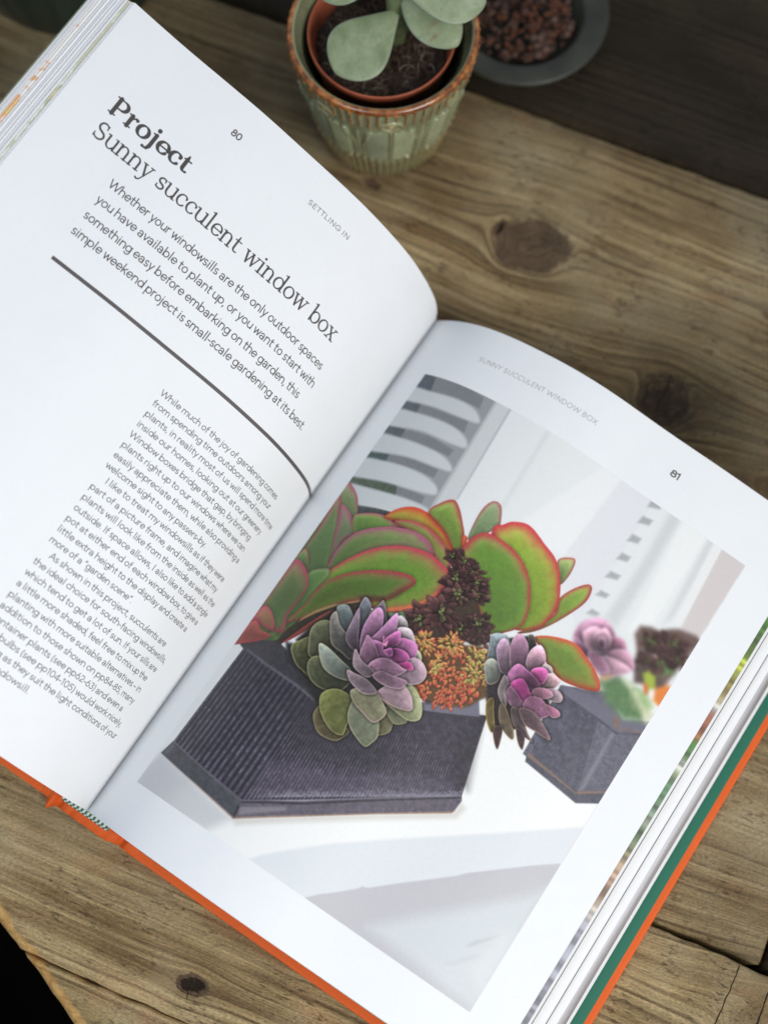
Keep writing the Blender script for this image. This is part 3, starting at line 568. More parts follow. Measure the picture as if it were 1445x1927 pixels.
    ['e', [100, 88, 58], [176, 170, 120], 0.36, [59.9, 108.6], [48.0, 144.6, 48.7, 141.4, 54.6, 144.7, 63.3, 144.5, 61.8, 148.0, 58.1, 149.7, 53.1, 149.2]],
    ['e', [122, 126, 66], [176, 170, 120], 0.36, [59.9, 108.6], [46.2, 137.3, 47.8, 134.8, 52.0, 133.7, 58.2, 135.3, 61.9, 143.3, 61.7, 145.8, 57.7, 146.1, 52.7, 144.5, 48.3, 140.9]],
    ['e', [118, 114, 82], [176, 170, 120], 0.36, [59.9, 108.6], [69.9, 133.1, 74.9, 131.1, 76.1, 133.8, 74.6, 136.9, 71.4, 138.4]],
    ['e', [136, 142, 116], [196, 186, 150], 0.36, [59.9, 108.6], [58.9, 137.7, 57.8, 132.8, 61.4, 131.8, 68.5, 134.1, 70.9, 134.5, 73.3, 138.4, 72.8, 141.9, 71.0, 144.1, 66.2, 143.2, 62.1, 141.1]],
    ['e', [124, 128, 100], [176, 170, 120], 0.36, [59.9, 108.6], [70.6, 129.8, 73.9, 127.5, 79.0, 127.2, 78.1, 129.6, 75.0, 131.2]],
    ['e', [172, 176, 132], [206, 200, 150], 0.36, [59.9, 108.6], [72.0, 116.2, 76.1, 116.0, 80.3, 119.0, 82.5, 123.8, 79.9, 127.0, 73.6, 127.1, 65.9, 126.0, 68.8, 119.8]],
    ['e', [190, 156, 170], [214, 180, 178], 0.36, [59.9, 108.6], [63.9, 125.2, 68.9, 117.9, 73.9, 118.0, 77.1, 120.5, 78.0, 123.4, 74.0, 125.5, 68.8, 126.2]],
    ['e', [154, 150, 118], [214, 180, 178], 0.36, [59.9, 108.6], [55.0, 130.4, 57.6, 128.3, 63.6, 126.8, 68.5, 127.8, 71.1, 129.4, 70.6, 133.0, 68.3, 135.1, 63.1, 134.3, 58.7, 133.0]],
    ['e', [96, 106, 108], [150, 150, 140], 0.36, [59.9, 108.6], [32.5, 106.7, 32.3, 104.2, 35.7, 102.5, 41.5, 107.9, 45.4, 113.5, 39.3, 114.3]],
    ['e', [104, 100, 96], [196, 170, 150], 0.36, [59.9, 108.6], [36.1, 116.2, 32.3, 110.4, 32.5, 106.7, 37.1, 110.6, 43.9, 114.5, 47.3, 120.8, 43.3, 120.0, 39.0, 118.8]],
    ['e', [140, 148, 138], [206, 196, 160], 0.36, [59.9, 108.6], [34.6, 121.1, 37.6, 120.3, 44.5, 122.7, 50.4, 124.8, 52.2, 128.0, 47.2, 128.7, 41.7, 128.2, 37.2, 125.0]],
    ['e', [100, 104, 114], [170, 150, 150], 0.36, [59.9, 108.6], [41.0, 106.1, 38.9, 96.9, 42.4, 97.2, 44.6, 101.0, 45.5, 106.2, 46.4, 112.9]],
    ['e', [120, 100, 118], [190, 160, 170], 0.36, [59.9, 108.6], [41.3, 113.1, 39.9, 106.7, 39.6, 101.4, 42.5, 105.1, 45.0, 110.9, 47.2, 114.6, 47.6, 116.6, 44.4, 115.7]],
    ['e', [92, 82, 96], [190, 160, 160], 0.36, [59.9, 108.6], [44.2, 101.2, 45.4, 95.4, 45.9, 93.8, 48.8, 96.2, 51.9, 101.6, 47.8, 103.3]],
    ['e', [164, 118, 172], [216, 176, 214], 0.36, [59.9, 108.6], [48.0, 113.4, 45.3, 107.1, 44.7, 100.9, 46.0, 97.3, 48.7, 97.7, 50.7, 101.5, 51.1, 107.1, 50.1, 109.9, 51.6, 117.3]],
    ['e', [172, 164, 168], [220, 205, 205], 0.36, [59.9, 108.6], [53.9, 97.4, 55.2, 95.1, 58.4, 95.9, 59.7, 97.9, 56.1, 100.7]],
    ['e', [172, 120, 182], [220, 176, 216], 0.36, [59.9, 108.6], [50.4, 109.7, 51.3, 104.1, 52.9, 95.8, 54.8, 96.8, 56.7, 101.4, 56.0, 106.9, 56.2, 111.4, 53.9, 112.2]],
    ['e', [190, 172, 182], [222, 205, 210], 0.36, [59.9, 108.6], [56.7, 99.9, 60.5, 97.7, 63.6, 99.0, 66.6, 102.4, 62.9, 102.4, 59.9, 103.2]],
    ['e', [176, 180, 152], [214, 206, 180], 0.36, [59.9, 108.6], [66.3, 102.8, 69.2, 103.1, 71.0, 105.9, 67.7, 108.1]],
    ['e', [158, 96, 160], [226, 160, 200], 0.36, [59.9, 108.6], [59.5, 103.1, 62.8, 101.2, 66.9, 101.8, 68.9, 106.9, 68.2, 110.4, 63.0, 111.0]],
    ['e', [184, 152, 170], [224, 200, 200], 0.36, [59.9, 108.6], [66.5, 110.0, 68.7, 105.8, 72.4, 105.9, 75.7, 108.7, 75.3, 112.5, 72.3, 115.6, 64.1, 118.1, 66.8, 114.7]],
    ['e', [168, 92, 166], [236, 150, 204], 0.36, [59.9, 108.6], [55.0, 105.7, 57.5, 100.7, 59.4, 101.8, 60.4, 104.7, 57.7, 108.4, 55.8, 108.6]],
    ['e', [160, 76, 156], [236, 140, 200], 0.36, [59.9, 108.6], [57.0, 109.5, 60.1, 106.8, 64.0, 105.9, 66.7, 107.4, 65.7, 111.0, 63.3, 111.5, 59.5, 111.2, 57.4, 110.5]],
    ['e', [166, 84, 168], [232, 150, 204], 0.36, [59.9, 108.6], [57.3, 110.3, 57.9, 108.7, 58.8, 107.7, 60.5, 108.9, 60.7, 110.6]],
    ['e', [152, 94, 160], [216, 150, 190], 0.36, [59.9, 108.6], [50.5, 109.6, 54.9, 107.9, 57.2, 110.4, 63.9, 112.2, 60.4, 113.5, 57.0, 114.3, 54.2, 112.7]],
    ['e', [186, 66, 154], [230, 130, 190], 0.36, [59.9, 108.6], [65.8, 110.5, 67.6, 108.4, 70.2, 109.8, 67.9, 112.0, 64.0, 112.5]],
    ['e', [132, 96, 134], [206, 168, 186], 0.36, [59.9, 108.6], [50.8, 117.4, 48.6, 110.8, 48.6, 108.2, 52.8, 110.4, 57.4, 114.6, 57.4, 117.2, 54.6, 118.7]],
    ['e', [156, 118, 160], [216, 180, 200], 0.36, [59.9, 108.6], [55.8, 115.6, 58.5, 112.8, 63.6, 111.9, 67.0, 111.8, 68.5, 111.8, 66.2, 116.0, 61.0, 118.7, 56.0, 118.5]],
    ['e', [146, 124, 136], [206, 180, 180], 0.36, [59.9, 108.6], [48.1, 117.6, 47.7, 115.3, 51.8, 118.2, 56.6, 119.4, 59.0, 120.3, 57.7, 122.2, 54.3, 122.4, 50.6, 121.2]],
    ['e', [136, 108, 140], [206, 176, 190], 0.36, [59.9, 108.6], [58.7, 120.5, 60.6, 118.1, 65.5, 117.0, 70.6, 115.0, 71.2, 116.9, 69.8, 119.2, 65.4, 121.1, 61.4, 121.3]],
    ['e', [140, 118, 130], [206, 180, 180], 0.36, [59.9, 108.6], [49.5, 123.9, 52.6, 124.1, 57.7, 124.3, 64.0, 125.5, 60.3, 128.1, 55.9, 127.8, 52.2, 126.6]],
    ['p', [228, 150, 190], 0.1, 0, [53.7, 105.5, 54.1, 105.2, 55.2, 107.4, 56.0, 107.6, 55.9, 106.2, 56.5, 106.2, 57.0, 108.4, 55.5, 108.3]],
    ['p', [50, 44, 48], 0.8, 0, [88.6, 83.9, 100.1, 73.9, 112.0, 81.6, 123.5, 93.5, 118.9, 101.6, 114.0, 107.8, 107.7, 110.1, 100.1, 103.7, 92.4, 91.2]],
    ['e', [120, 134, 142], [170, 176, 176], 0.32, [110.8, 87.4], [92.4, 91.2, 89.5, 85.3, 88.1, 81.8, 90.4, 79.1, 94.1, 78.6, 96.6, 82.3, 97.4, 89.7]],
    ['e', [138, 144, 134], [204, 178, 176], 0.32, [110.8, 87.4], [92.0, 92.5, 93.3, 88.9, 96.6, 90.3, 98.9, 95.6, 96.8, 98.2]],
    ['e', [150, 124, 164], [196, 176, 200], 0.32, [110.8, 87.4], [92.2, 84.4, 92.4, 80.6, 95.0, 79.9, 98.0, 84.3, 100.4, 90.1, 98.2, 91.7, 94.8, 88.1]],
    ['e', [60, 56, 52], [120, 110, 100], 0.32, [110.8, 87.4], [100.1, 73.9, 102.0, 72.5, 105.2, 75.3, 103.4, 77.5]],
    ['e', [138, 104, 144], [204, 178, 176], 0.32, [110.8, 87.4], [97.2, 82.9, 95.7, 77.9, 97.5, 75.0, 102.5, 77.2, 105.5, 86.1, 102.8, 90.4, 99.7, 86.6]],
    ['e', [194, 156, 192], [222, 196, 214], 0.32, [110.8, 87.4], [105.1, 83.4, 103.8, 78.1, 105.8, 74.2, 109.3, 75.5, 111.3, 79.3, 108.7, 84.1]],
    ['e', [184, 168, 170], [204, 178, 176], 0.32, [110.8, 87.4], [110.9, 79.4, 113.7, 78.5, 115.6, 80.3, 112.2, 81.9]],
    ['e', [184, 154, 176], [220, 196, 200], 0.32, [110.8, 87.4], [113.7, 83.4, 116.2, 80.5, 119.8, 81.7, 118.8, 86.1, 115.3, 87.1]],
    ['e', [188, 82, 168], [232, 150, 204], 0.32, [110.8, 87.4], [108.2, 84.2, 110.8, 80.9, 114.0, 81.2, 114.9, 85.8, 111.4, 87.2]],
    ['e', [150, 90, 150], [206, 150, 186], 0.32, [110.8, 87.4], [102.1, 91.4, 102.4, 85.1, 107.3, 84.8, 113.8, 86.3, 115.2, 89.3, 111.3, 91.2, 107.9, 95.5]],
    ['e', [178, 150, 164], [204, 178, 176], 0.32, [110.8, 87.4], [117.7, 86.6, 120.9, 84.7, 124.0, 86.2, 123.6, 88.7, 119.0, 90.2]],
    ['e', [172, 120, 160], [204, 178, 176], 0.32, [110.8, 87.4], [113.7, 88.9, 118.0, 86.4, 120.4, 87.8, 117.9, 90.9, 113.3, 92.1]],
    ['e', [172, 62, 152], [220, 120, 184], 0.32, [110.8, 87.4], [104.5, 93.2, 106.8, 88.9, 112.0, 91.5, 113.8, 93.3, 110.6, 96.6]],
    ['e', [128, 92, 130], [200, 160, 176], 0.32, [110.8, 87.4], [104.7, 97.5, 104.4, 94.3, 108.0, 95.3, 113.5, 97.4, 114.2, 99.1, 108.9, 99.8]],
    ['e', [158, 106, 154], [206, 160, 186], 0.32, [110.8, 87.4], [113.3, 93.6, 118.3, 91.4, 123.0, 93.8, 121.7, 96.8, 117.9, 98.5, 113.0, 97.7]],
    ['e', [182, 116, 162], [204, 178, 176], 0.32, [110.8, 87.4], [120.3, 92.7, 124.5, 91.1, 126.7, 92.5, 124.3, 94.9]],
    ['e', [134, 124, 124], [204, 178, 176], 0.32, [110.8, 87.4], [100.8, 95.3, 100.1, 91.6, 102.9, 93.8, 103.9, 97.1, 107.0, 99.9, 107.3, 101.8, 104.6, 100.7, 101.9, 98.5]],
    ['e', [126, 108, 60], [190, 160, 90], 0.32, [110.8, 87.4], [100.0, 104.7, 101.0, 102.8, 104.6, 106.5, 109.0, 111.4, 107.5, 112.4, 103.5, 109.2]],
    ['e', [122, 106, 84], [190, 164, 110], 0.32, [110.8, 87.4], [104.9, 103.3, 106.9, 102.7, 114.9, 107.2, 116.3, 110.3, 112.5, 110.0, 108.0, 107.0]],
    ['e', [106, 88, 92], [176, 146, 130], 0.32, [110.8, 87.4], [109.5, 101.9, 112.5, 100.8, 120.5, 105.3, 122.9, 106.8, 118.4, 106.9, 113.3, 105.4]],
    ['e', [126, 98, 108], [186, 156, 140], 0.32, [110.8, 87.4], [112.4, 99.9, 118.4, 97.8, 124.7, 99.6, 128.2, 102.4, 122.7, 103.0, 116.7, 103.0]],
    ['e', [84, 60, 58], [120, 90, 80], 0.32, [110.8, 87.4], [107.8, 112.0, 110.9, 110.9, 113.6, 116.2, 111.4, 115.4]],
    ['e', [90, 66, 70], [130, 100, 90], 0.32, [110.8, 87.4], [115.7, 107.6, 119.8, 107.3, 121.6, 111.3, 118.9, 110.3]]
]
BASES = [[16.2, 109.4], [81.0, 77.2], 55.8]
PW, PH, PPM = 157.0, 202.0, 7.0
def paint_picture():
    H, W = int(PH * PPM), int(PW * PPM)
    img = np.full((H, W, 3), 225.0)
    nz = fnoise((H, W), 9, 1) * .6 + fnoise((H, W), 4, 2) * .4
    fine = fnoise((H, W), 2.2, 3)
    def window(P, pad):
        x0, x1 = int((P[:, 0].min() - pad) * PPM), int((P[:, 0].max() + pad) * PPM) + 1
        y0, y1 = int((P[:, 1].min() - pad) * PPM), int((P[:, 1].max() + pad) * PPM) + 1
        x0, y0 = max(0, x0), max(0, y0); x1, y1 = min(W, x1), min(H, y1)
        if x1 - x0 < 1 or y1 - y0 < 1: return None
        X, Y = np.meshgrid((np.arange(x0, x1) + .5) / PPM, (np.arange(y0, y1) + .5) / PPM)
        return (slice(y0, y1), slice(x0, x1)), X, Y
    def blend(sl, m, c): img[sl] = img[sl] * (1 - m[..., None]) + c * m[..., None]
    LX, LY = -.35, -.94
    def dome(d, wd, amt):
        gy, gx = np.gradient(d * PPM)
        nl = -(gx * LX + gy * LY)
        return 1 + amt * nl * np.exp(-np.clip(d, 0, None) / wd)
    def under(sl, d, wd, amt):
        sh = np.clip(1 + d / wd, 0, 1) ** 1.5 * amt; sh[d > 0] = 0
        sh = sh * np.clip((205 - img[sl].mean(-1)) / 90, .06, 1)
        img[sl] = img[sl] * (1 - sh[..., None])
    for e in PIC:
        op = e[0]
        if op == 'p':
            _, col, blur, sm, q = e; P = np.array(q).reshape(-1, 2)
            if blur > .15 or sm: P = catmull(P, 4) if sm else P
            w = window(P, blur * 1.6 + .3)
            if w is None: continue
            sl, X, Y = w; d = sdist(P, X, Y); b = max(blur, .09)
            m = np.clip(.5 + d / (2 * b), 0, 1); m = m * m * (3 - 2 * m)
            cc = np.array(col[:3], float)[None, None]
            lum = cc.mean(); am_ = .26 if lum < 112 else (.05 if lum < 150 else .010)
            cc = cc * (1 + am_ * (nz[sl][..., None] - .5) + am_ * .7 * (fine[sl][..., None] - .5))
            blend(sl, m * (col[3] if len(col) > 3 else 1.), cc)
        elif op == 'l':
            _, fill, rim, rw, c2, q = e; P = catmull(np.array(q).reshape(-1, 2), 7)
            w = window(P, 1.8)
            if w is None: continue
            sl, X, Y = w; d = sdist(P, X, Y)
            rg = np.random.default_rng(int(abs(P[0, 0] * 77 + P[0, 1] * 31)))
            under(sl, d, 1.7, .20)
            m = np.clip(.5 + d / .22, 0, 1); m = m * m * (3 - 2 * m)
            n_ = nz[sl]; dp = np.clip(d, 0, None)
            f = np.array(fill, float)[None, None] * np.ones(X.shape + (1,))
            if c2 is not None:
                t = np.clip((Y - P[:, 1].min()) / (np.ptp(P[:, 1]) + .1), 0, 1)[..., None]
                f = f * (1 - t) + np.array(c2, float) * t
            # broad tone across the leaf: brighter towards the light, deeper at its foot
            cx_, cy_ = P.mean(0); sz = max(np.ptp(P[:, 0]), np.ptp(P[:, 1])) * .5
            g1 = ((X - cx_) * LX + (Y - cy_) * LY) / sz
            a_ = rg.uniform(0, 6.28); g2 = ((X - cx_) * math.cos(a_) + (Y - cy_) * math.sin(a_)) / sz
            f = f * (1 + .17 * g1 + .08 * g2 + .12 * (n_ - .5) + .06 * (fine[sl] - .5))[..., None]
            mid = np.clip(dp / (rw * 3.5), 0, 1)[..., None]
            f = f * (1 - .12 * mid) + np.array((4., 8, 2)) * (1 - mid)
            bx_, by_ = BASES[0] if cx_ < BASES[2] else BASES[1]
            rr_ = np.hypot(X - bx_, Y - by_); rp_ = np.hypot(P[:, 0] - bx_, P[:, 1] - by_)
            tip_ = np.clip((rr_ - rp_.min()) / (np.ptp(rp_) + .1), 0, 1)
            rw_ = rw * (.7 + .6 * fnoise(X.shape, 26, 3)) * (.50 + 1.15 * tip_ ** 1.4) * (1 + .35 * g1)
            rw_ = np.maximum(rw_, .12)
            f = f * (.90 + .24 * tip_)[..., None]
            o1 = np.exp(-(dp / (rw_ * 1.45)) ** 1.5)[..., None]; o2 = np.exp(-(dp / (rw_ * .62)) ** 1.4)[..., None]
            rimc = np.array(rim, float) * np.array((.98, .84, 1.0)); warm = f * .45 + rimc * .52
            col = f * (1 - o1) + warm * o1
            col = col * (1 - .93 * o2) + rimc * (.86 + .2 * fine[sl][..., None]) * .93 * o2
            col = col * dome(d, rw * .9, .16)[..., None]
            hl = np.exp(-((d - rw * 2.2) / (rw * 1.4)) ** 2) * np.clip(g1, 0, 1) * 20
            col = col * .90 + col.mean(-1, keepdims=True) * .10
            spots = (fine[sl] > .93) * (nz[sl] > .55); col = col * (1 - .16 * spots)[..., None]
            blend(sl, m, col + hl[..., None])
        elif op == 'e':
            _, fill, rim, rw, c, q = e; P = np.array(q, float).reshape(-1, 2)
            r0 = np.hypot(P[:, 0] - c[0], P[:, 1] - c[1]); k0 = np.clip((r0.mean() - r0) / (np.ptp(r0) * .5 + .1), 0, 1)
            P = P + (np.array(c)[None] - P) * (k0 * .09)[:, None]          # feet of the leaves run in under their neighbours
            tipi = int(r0.argmax()); P[tipi] += (P[tipi] - P.mean(0)) * .05
            P = catmull(P, 6)
            w = window(P, 1.6)
            if w is None: continue
            sl, X, Y = w; d = sdist(P, X, Y); m = np.clip(.5 + d / .18, 0, 1); m = m * m * (3 - 2 * m); dp = np.clip(d, 0, None)
            under(sl, d, 1.4, .46)
            r = np.hypot(X - c[0], Y - c[1]); rr = np.hypot(P[:, 0] - c[0], P[:, 1] - c[1])
            t = np.clip((r - rr.min()) / (np.ptp(rr) + .1), 0, 1)
            dm = max(d.max(), .4); u_ = np.clip(dp / dm, 0, 1)
            F0 = np.array(fill, float)
            if F0[2] > F0[1] + 20: F0 = F0 * np.array((1.06, 1.0, .93))
            tone = .46 + .62 * t ** .75
            cup = 1 - .13 * np.exp(-((u_ - .95) / .45) ** 2) * (1 - .4 * t)     # hollow of the leaf
            f = F0 * (tone * cup * (.90 + .22 * nz[sl] + .08 * (fine[sl] - .5)))[..., None]
            bloom = (np.clip(nz[sl] * 1.5 - .45, 0, 1) * t)[..., None] * .16
            f = f * (1 - bloom) + np.array((205., 202, 198)) * bloom
            f = f * dome(d, dm * .45, .26)[..., None]
            rk = rw * (.65 + .55 * fnoise(X.shape, 16, 6))
            k = np.exp(-(dp / rk) ** 2) * (.55 + .45 * t) * (.85 + .3 * fine[sl])
            k = np.clip(k, 0, .95)[..., None]
            pc = P.mean(0); psz = max(np.ptp(P[:, 0]), np.ptp(P[:, 1])) * .5
            lat = ((X - pc[0]) * LX + (Y - pc[1]) * LY) / psz
            f = f * (1 + .22 * np.clip(lat, -1, 1))[..., None]; f = f * .9 + f.mean(-1, keepdims=True) * .1
            blend(sl, m, f * (1 - k) + np.array(rim, float) * k)
        elif op == 'rib':
            _, q, n, dark, light, amt = e; Q = np.array(q).reshape(-1, 2)  # BL BR TR TL
            w = window(Q, .3)
            if w is None: continue
            sl, X, Y = w; d = sdist(Q, X, Y); m = np.clip(.5 + d / .2, 0, 1)
            bl, br, tr, tl = Q
            # homography quad -> unit square
            src = [(0, 0), (1, 0), (1, 1), (0, 1)]; Am = []; bb = []
            for (x, y), (u, v) in zip(Q, src):
                Am += [[x, y, 1, 0, 0, 0, -u * x, -u * y], [0, 0, 0, x, y, 1, -v * x, -v * y]]; bb += [u, v]
            hh = np.linalg.lstsq(np.array(Am), np.array(bb), rcond=None)[0]
            D = hh[6] * X + hh[7] * Y + 1; U = (hh[0] * X + hh[1] * Y + hh[2]) / D; V = (hh[3] * X + hh[4] * Y + hh[5]) / D
            N = nz[sl]; F_ = fine[sl]
            rib = .5 + .5 * np.sin((U + .004 * (N - .5)) * n * 2 * np.pi)
            t = rib ** 2.2 * (.35 + 1.1 * N) * (.5 + .7 * F_)
            t = t * np.clip(1.25 - .9 * V + .35 * (N - .5), .25, 1)
            c = np.array(dark, float) * (.85 + .3 * N[..., None]) * (1 - .25 * (1 - rib)[..., None] ** 3) + (np.array(light, float) - np.array(dark, float)) * t[..., None]
            blend(sl, m, c)
        elif op == 'frost':
            _, q, hgt = e; (x0, y0), (x1, y1) = np.array(q).reshape(-1, 2)
            P = np.array([(x0, y0), (x1, y1), (x1, y1 - hgt * 1.6), (x0, y0 - hgt * 1.6)]); w = window(P, .5)
            sl, X, Y = w
            t = np.clip((X - x0) / (x1 - x0), 0, 1); base = y0 + (y1 - y0) * t
            hh = hgt * (.3 + .9 * fnoise(X.shape, 5, 5)); dd = (base - Y)
            m = np.clip(1 - dd / hh, 0, 1) * (dd > -.4) * (X > x0) * (X < x1) * (.25 + .6 * fine[sl]) * np.clip((X - x0) / 12, .1, 1)
            blend(sl, np.clip(m, 0, .75), np.array((168., 166., 182.))[None, None])
        elif op == 'soft':
            _, rad, q = e; P = np.array(q).reshape(-1, 2); w = window(P, 1.)
            sl, X, Y = w; d = sdist(P, X, Y); m = np.clip(.5 + d / 2., 0, 1)[..., None]
            b = img[sl].copy(); nb = max(1, int(rad * PPM))
            for _ in range(2):
                for ax_ in (0, 1):
                    acc = b * 0; pd = np.pad(b, [(nb, nb) if a2 == ax_ else (0, 0) for a2 in range(3)], mode='edge')
                    for q_ in range(2 * nb + 1): acc += pd[q_:q_ + b.shape[0]] if ax_ == 0 else pd[:, q_:q_ + b.shape[1]]
                    b = acc / (2 * nb + 1)
            img[sl] = img[sl] * (1 - m) + b * m
        elif op == 'fur':
            _, cx, cy, r, col = e; rg = np.random.default_rng(int(abs(cx * 11 + cy)))
            for k in range(160):
                a = rg.random() * 6.28; rad = r * math.sqrt(rg.random()); x, y = cx + rad * math.cos(a), cy + rad * .8 * math.sin(a)
                b = rg.uniform(-2.6, -.6); L = rg.uniform(.8, 1.6); P = np.array([(x - .12, y), (x + L * math.cos(b), y + L * math.sin(b)), (x + .12, y)])
                w = window(P, .5)
                if w is None: continue
                sl, X, Y = w; d = sdist(P, X, Y); blend(sl, np.clip(.5 + d / .5, 0, 1) * .55, np.array(col, float)[None, None] * rg.uniform(.75, 1.3))
        elif op == 'rose':
            _, cx, cy, r, n = e; rg = np.random.default_rng(int(abs(cx * 91 + cy * 17)))
            for k in range(int(n * 1.15), 0, -1):
                kk = k / (n * 1.15)
                a = rg.random() * 6.2832; rad = r * (1.15 * math.sqrt(kk) + .10 * rg.standard_normal())
                L = r * (.36 + .55 * kk) * rg.uniform(.8, 1.25); wd = L * rg.uniform(.20, .27)
                bx, by = cx + (rad - L * .9) * math.cos(a), cy + (rad - L * .9) * math.sin(a) * .85
                tx, ty = cx + rad * math.cos(a), cy + rad * math.sin(a) * .85; nx, ny = -math.sin(a), math.cos(a)
                q1, q2 = (bx + (tx - bx) * .5, by + (ty - by) * .5), (bx + (tx - bx) * .82, by + (ty - by) * .82)
                P = np.array([(bx, by), (q1[0] + nx * wd, q1[1] + ny * wd), (q2[0] + nx * wd * .55, q2[1] + ny * wd * .55), (tx, ty), (q2[0] - nx * wd * .55, q2[1] - ny * wd * .55), (q1[0] - nx * wd, q1[1] - ny * wd)])
                w = window(P, .5)
                if w is None: continue
                sl, X, Y = w; d = sdist(P, X, Y); m = np.clip(.5 + d / .18, 0, 1)
                under(sl, d, .5, .45)
                g = max(0, 1 - kk / .32)
                tt = np.clip(((X - bx) * math.cos(a) + (Y - by) * math.sin(a)) / L, 0, 1)[..., None]
                c = np.array((88., 58, 58)) * rg.uniform(.6, 1.25) * (1 - g) + np.array((128., 146, 84)) * g
                c = c * (.70 + .45 * tt) * dome(d, wd * .6, .30)[..., None]
                e_ = np.exp(-(np.clip(d, 0, None) / .13) ** 2)[..., None] * .22 * tt
                blend(sl, m, c * (1 - e_) + np.array((150., 118, 100)) * e_)
        elif op == 'bead':
            _, cx, cy, r, n, mode = e; rg = np.random.default_rng(int(abs(cx * 31 + cy * 57)))
            for k in range(int(n * .80), 0, -1):
                kk = k / (n * .80)
                a = rg.random() * 6.2832; rad = r * 1.0 * math.sqrt(kk) + .08 * r * rg.standard_normal()
                L = rg.uniform(1.1, 1.8) * (1.05 if mode != 1 else .9); wd = L * (.40 if mode != 1 else .46)
                bx, by = cx + (rad - L * .5) * math.cos(a), cy + (rad - L * .5) * math.sin(a)
                if mode == 1: a = 1.3 + rg.normal() * .5
                P = catmull(np.array([(bx - L * .6 * math.cos(a), by - L * .6 * math.sin(a)), (bx - wd * math.sin(a), by + wd * math.cos(a)), (bx + L * math.cos(a), by + L * math.sin(a)), (bx + wd * math.sin(a), by - wd * math.cos(a))]), 5)
                w = window(P, .5)
                if w is None: continue
                sl, X, Y = w; d = sdist(P, X, Y); m = np.clip(.5 + d / .16, 0, 1)
                under(sl, d, .5, .30)
                t = np.clip(((X - bx) * math.cos(a) + (Y - by) * math.sin(a)) / L * .7 + .35, 0, 1)[..., None]
                tip = np.array([(220., 96, 78), (214., 76, 68), (212., 120, 84)][mode]) * rg.uniform(.85, 1.1)
                root = np.array([(176., 156, 88), (172., 120, 72), (160., 166, 88)][mode]) * rg.uniform(.85, 1.1)
                tt = t ** (1.0 if mode == 1 else 1.7)
                c = (root * (1 - tt) + tip * tt) * dome(d, wd * .7, .28)[..., None]
                hx, hy = bx + L * .35 * math.cos(a) - .12, by + L * .35 * math.sin(a) - .16
                hl = np.exp(-(((X - hx) ** 2 + (Y - hy) ** 2) / .035))[..., None] * 70 * rg.random()
                blend(sl, m, c + hl)
    for _ in range(2):   # the screen of the print softens everything a little
        q = np.pad(img, ((1, 1), (1, 1), (0, 0)), mode='edge')
        img = .25 * img + .125 * (q[:-2, 1:-1] + q[2:, 1:-1] + q[1:-1, :-2] + q[1:-1, 2:]) + .0625 * (q[:-2, :-2] + q[2:, 2:] + q[:-2, 2:] + q[2:, :-2])
    img += (fine[..., None] - .5) * 3 + (np.random.default_rng(9).random((H, W, 1)) - .5) * 5
    return img / 255.

# print colours are given as they look next to white paper: scale so that paper white -> 0.80 reflectance
def to_print(arr, white=(236., 236., 240.), alb=.80):
    a = np.clip(arr, 0, 1); L = np.where(a <= .04045, a / 12.92, ((a + .055) / 1.055) ** 2.4)
    wl = lin(white); L = np.clip(L / wl[None, None], 0, 1.05) * alb
    return np.where(L <= .0031308, L * 12.92, 1.055 * L ** (1 / 2.4) - .055)

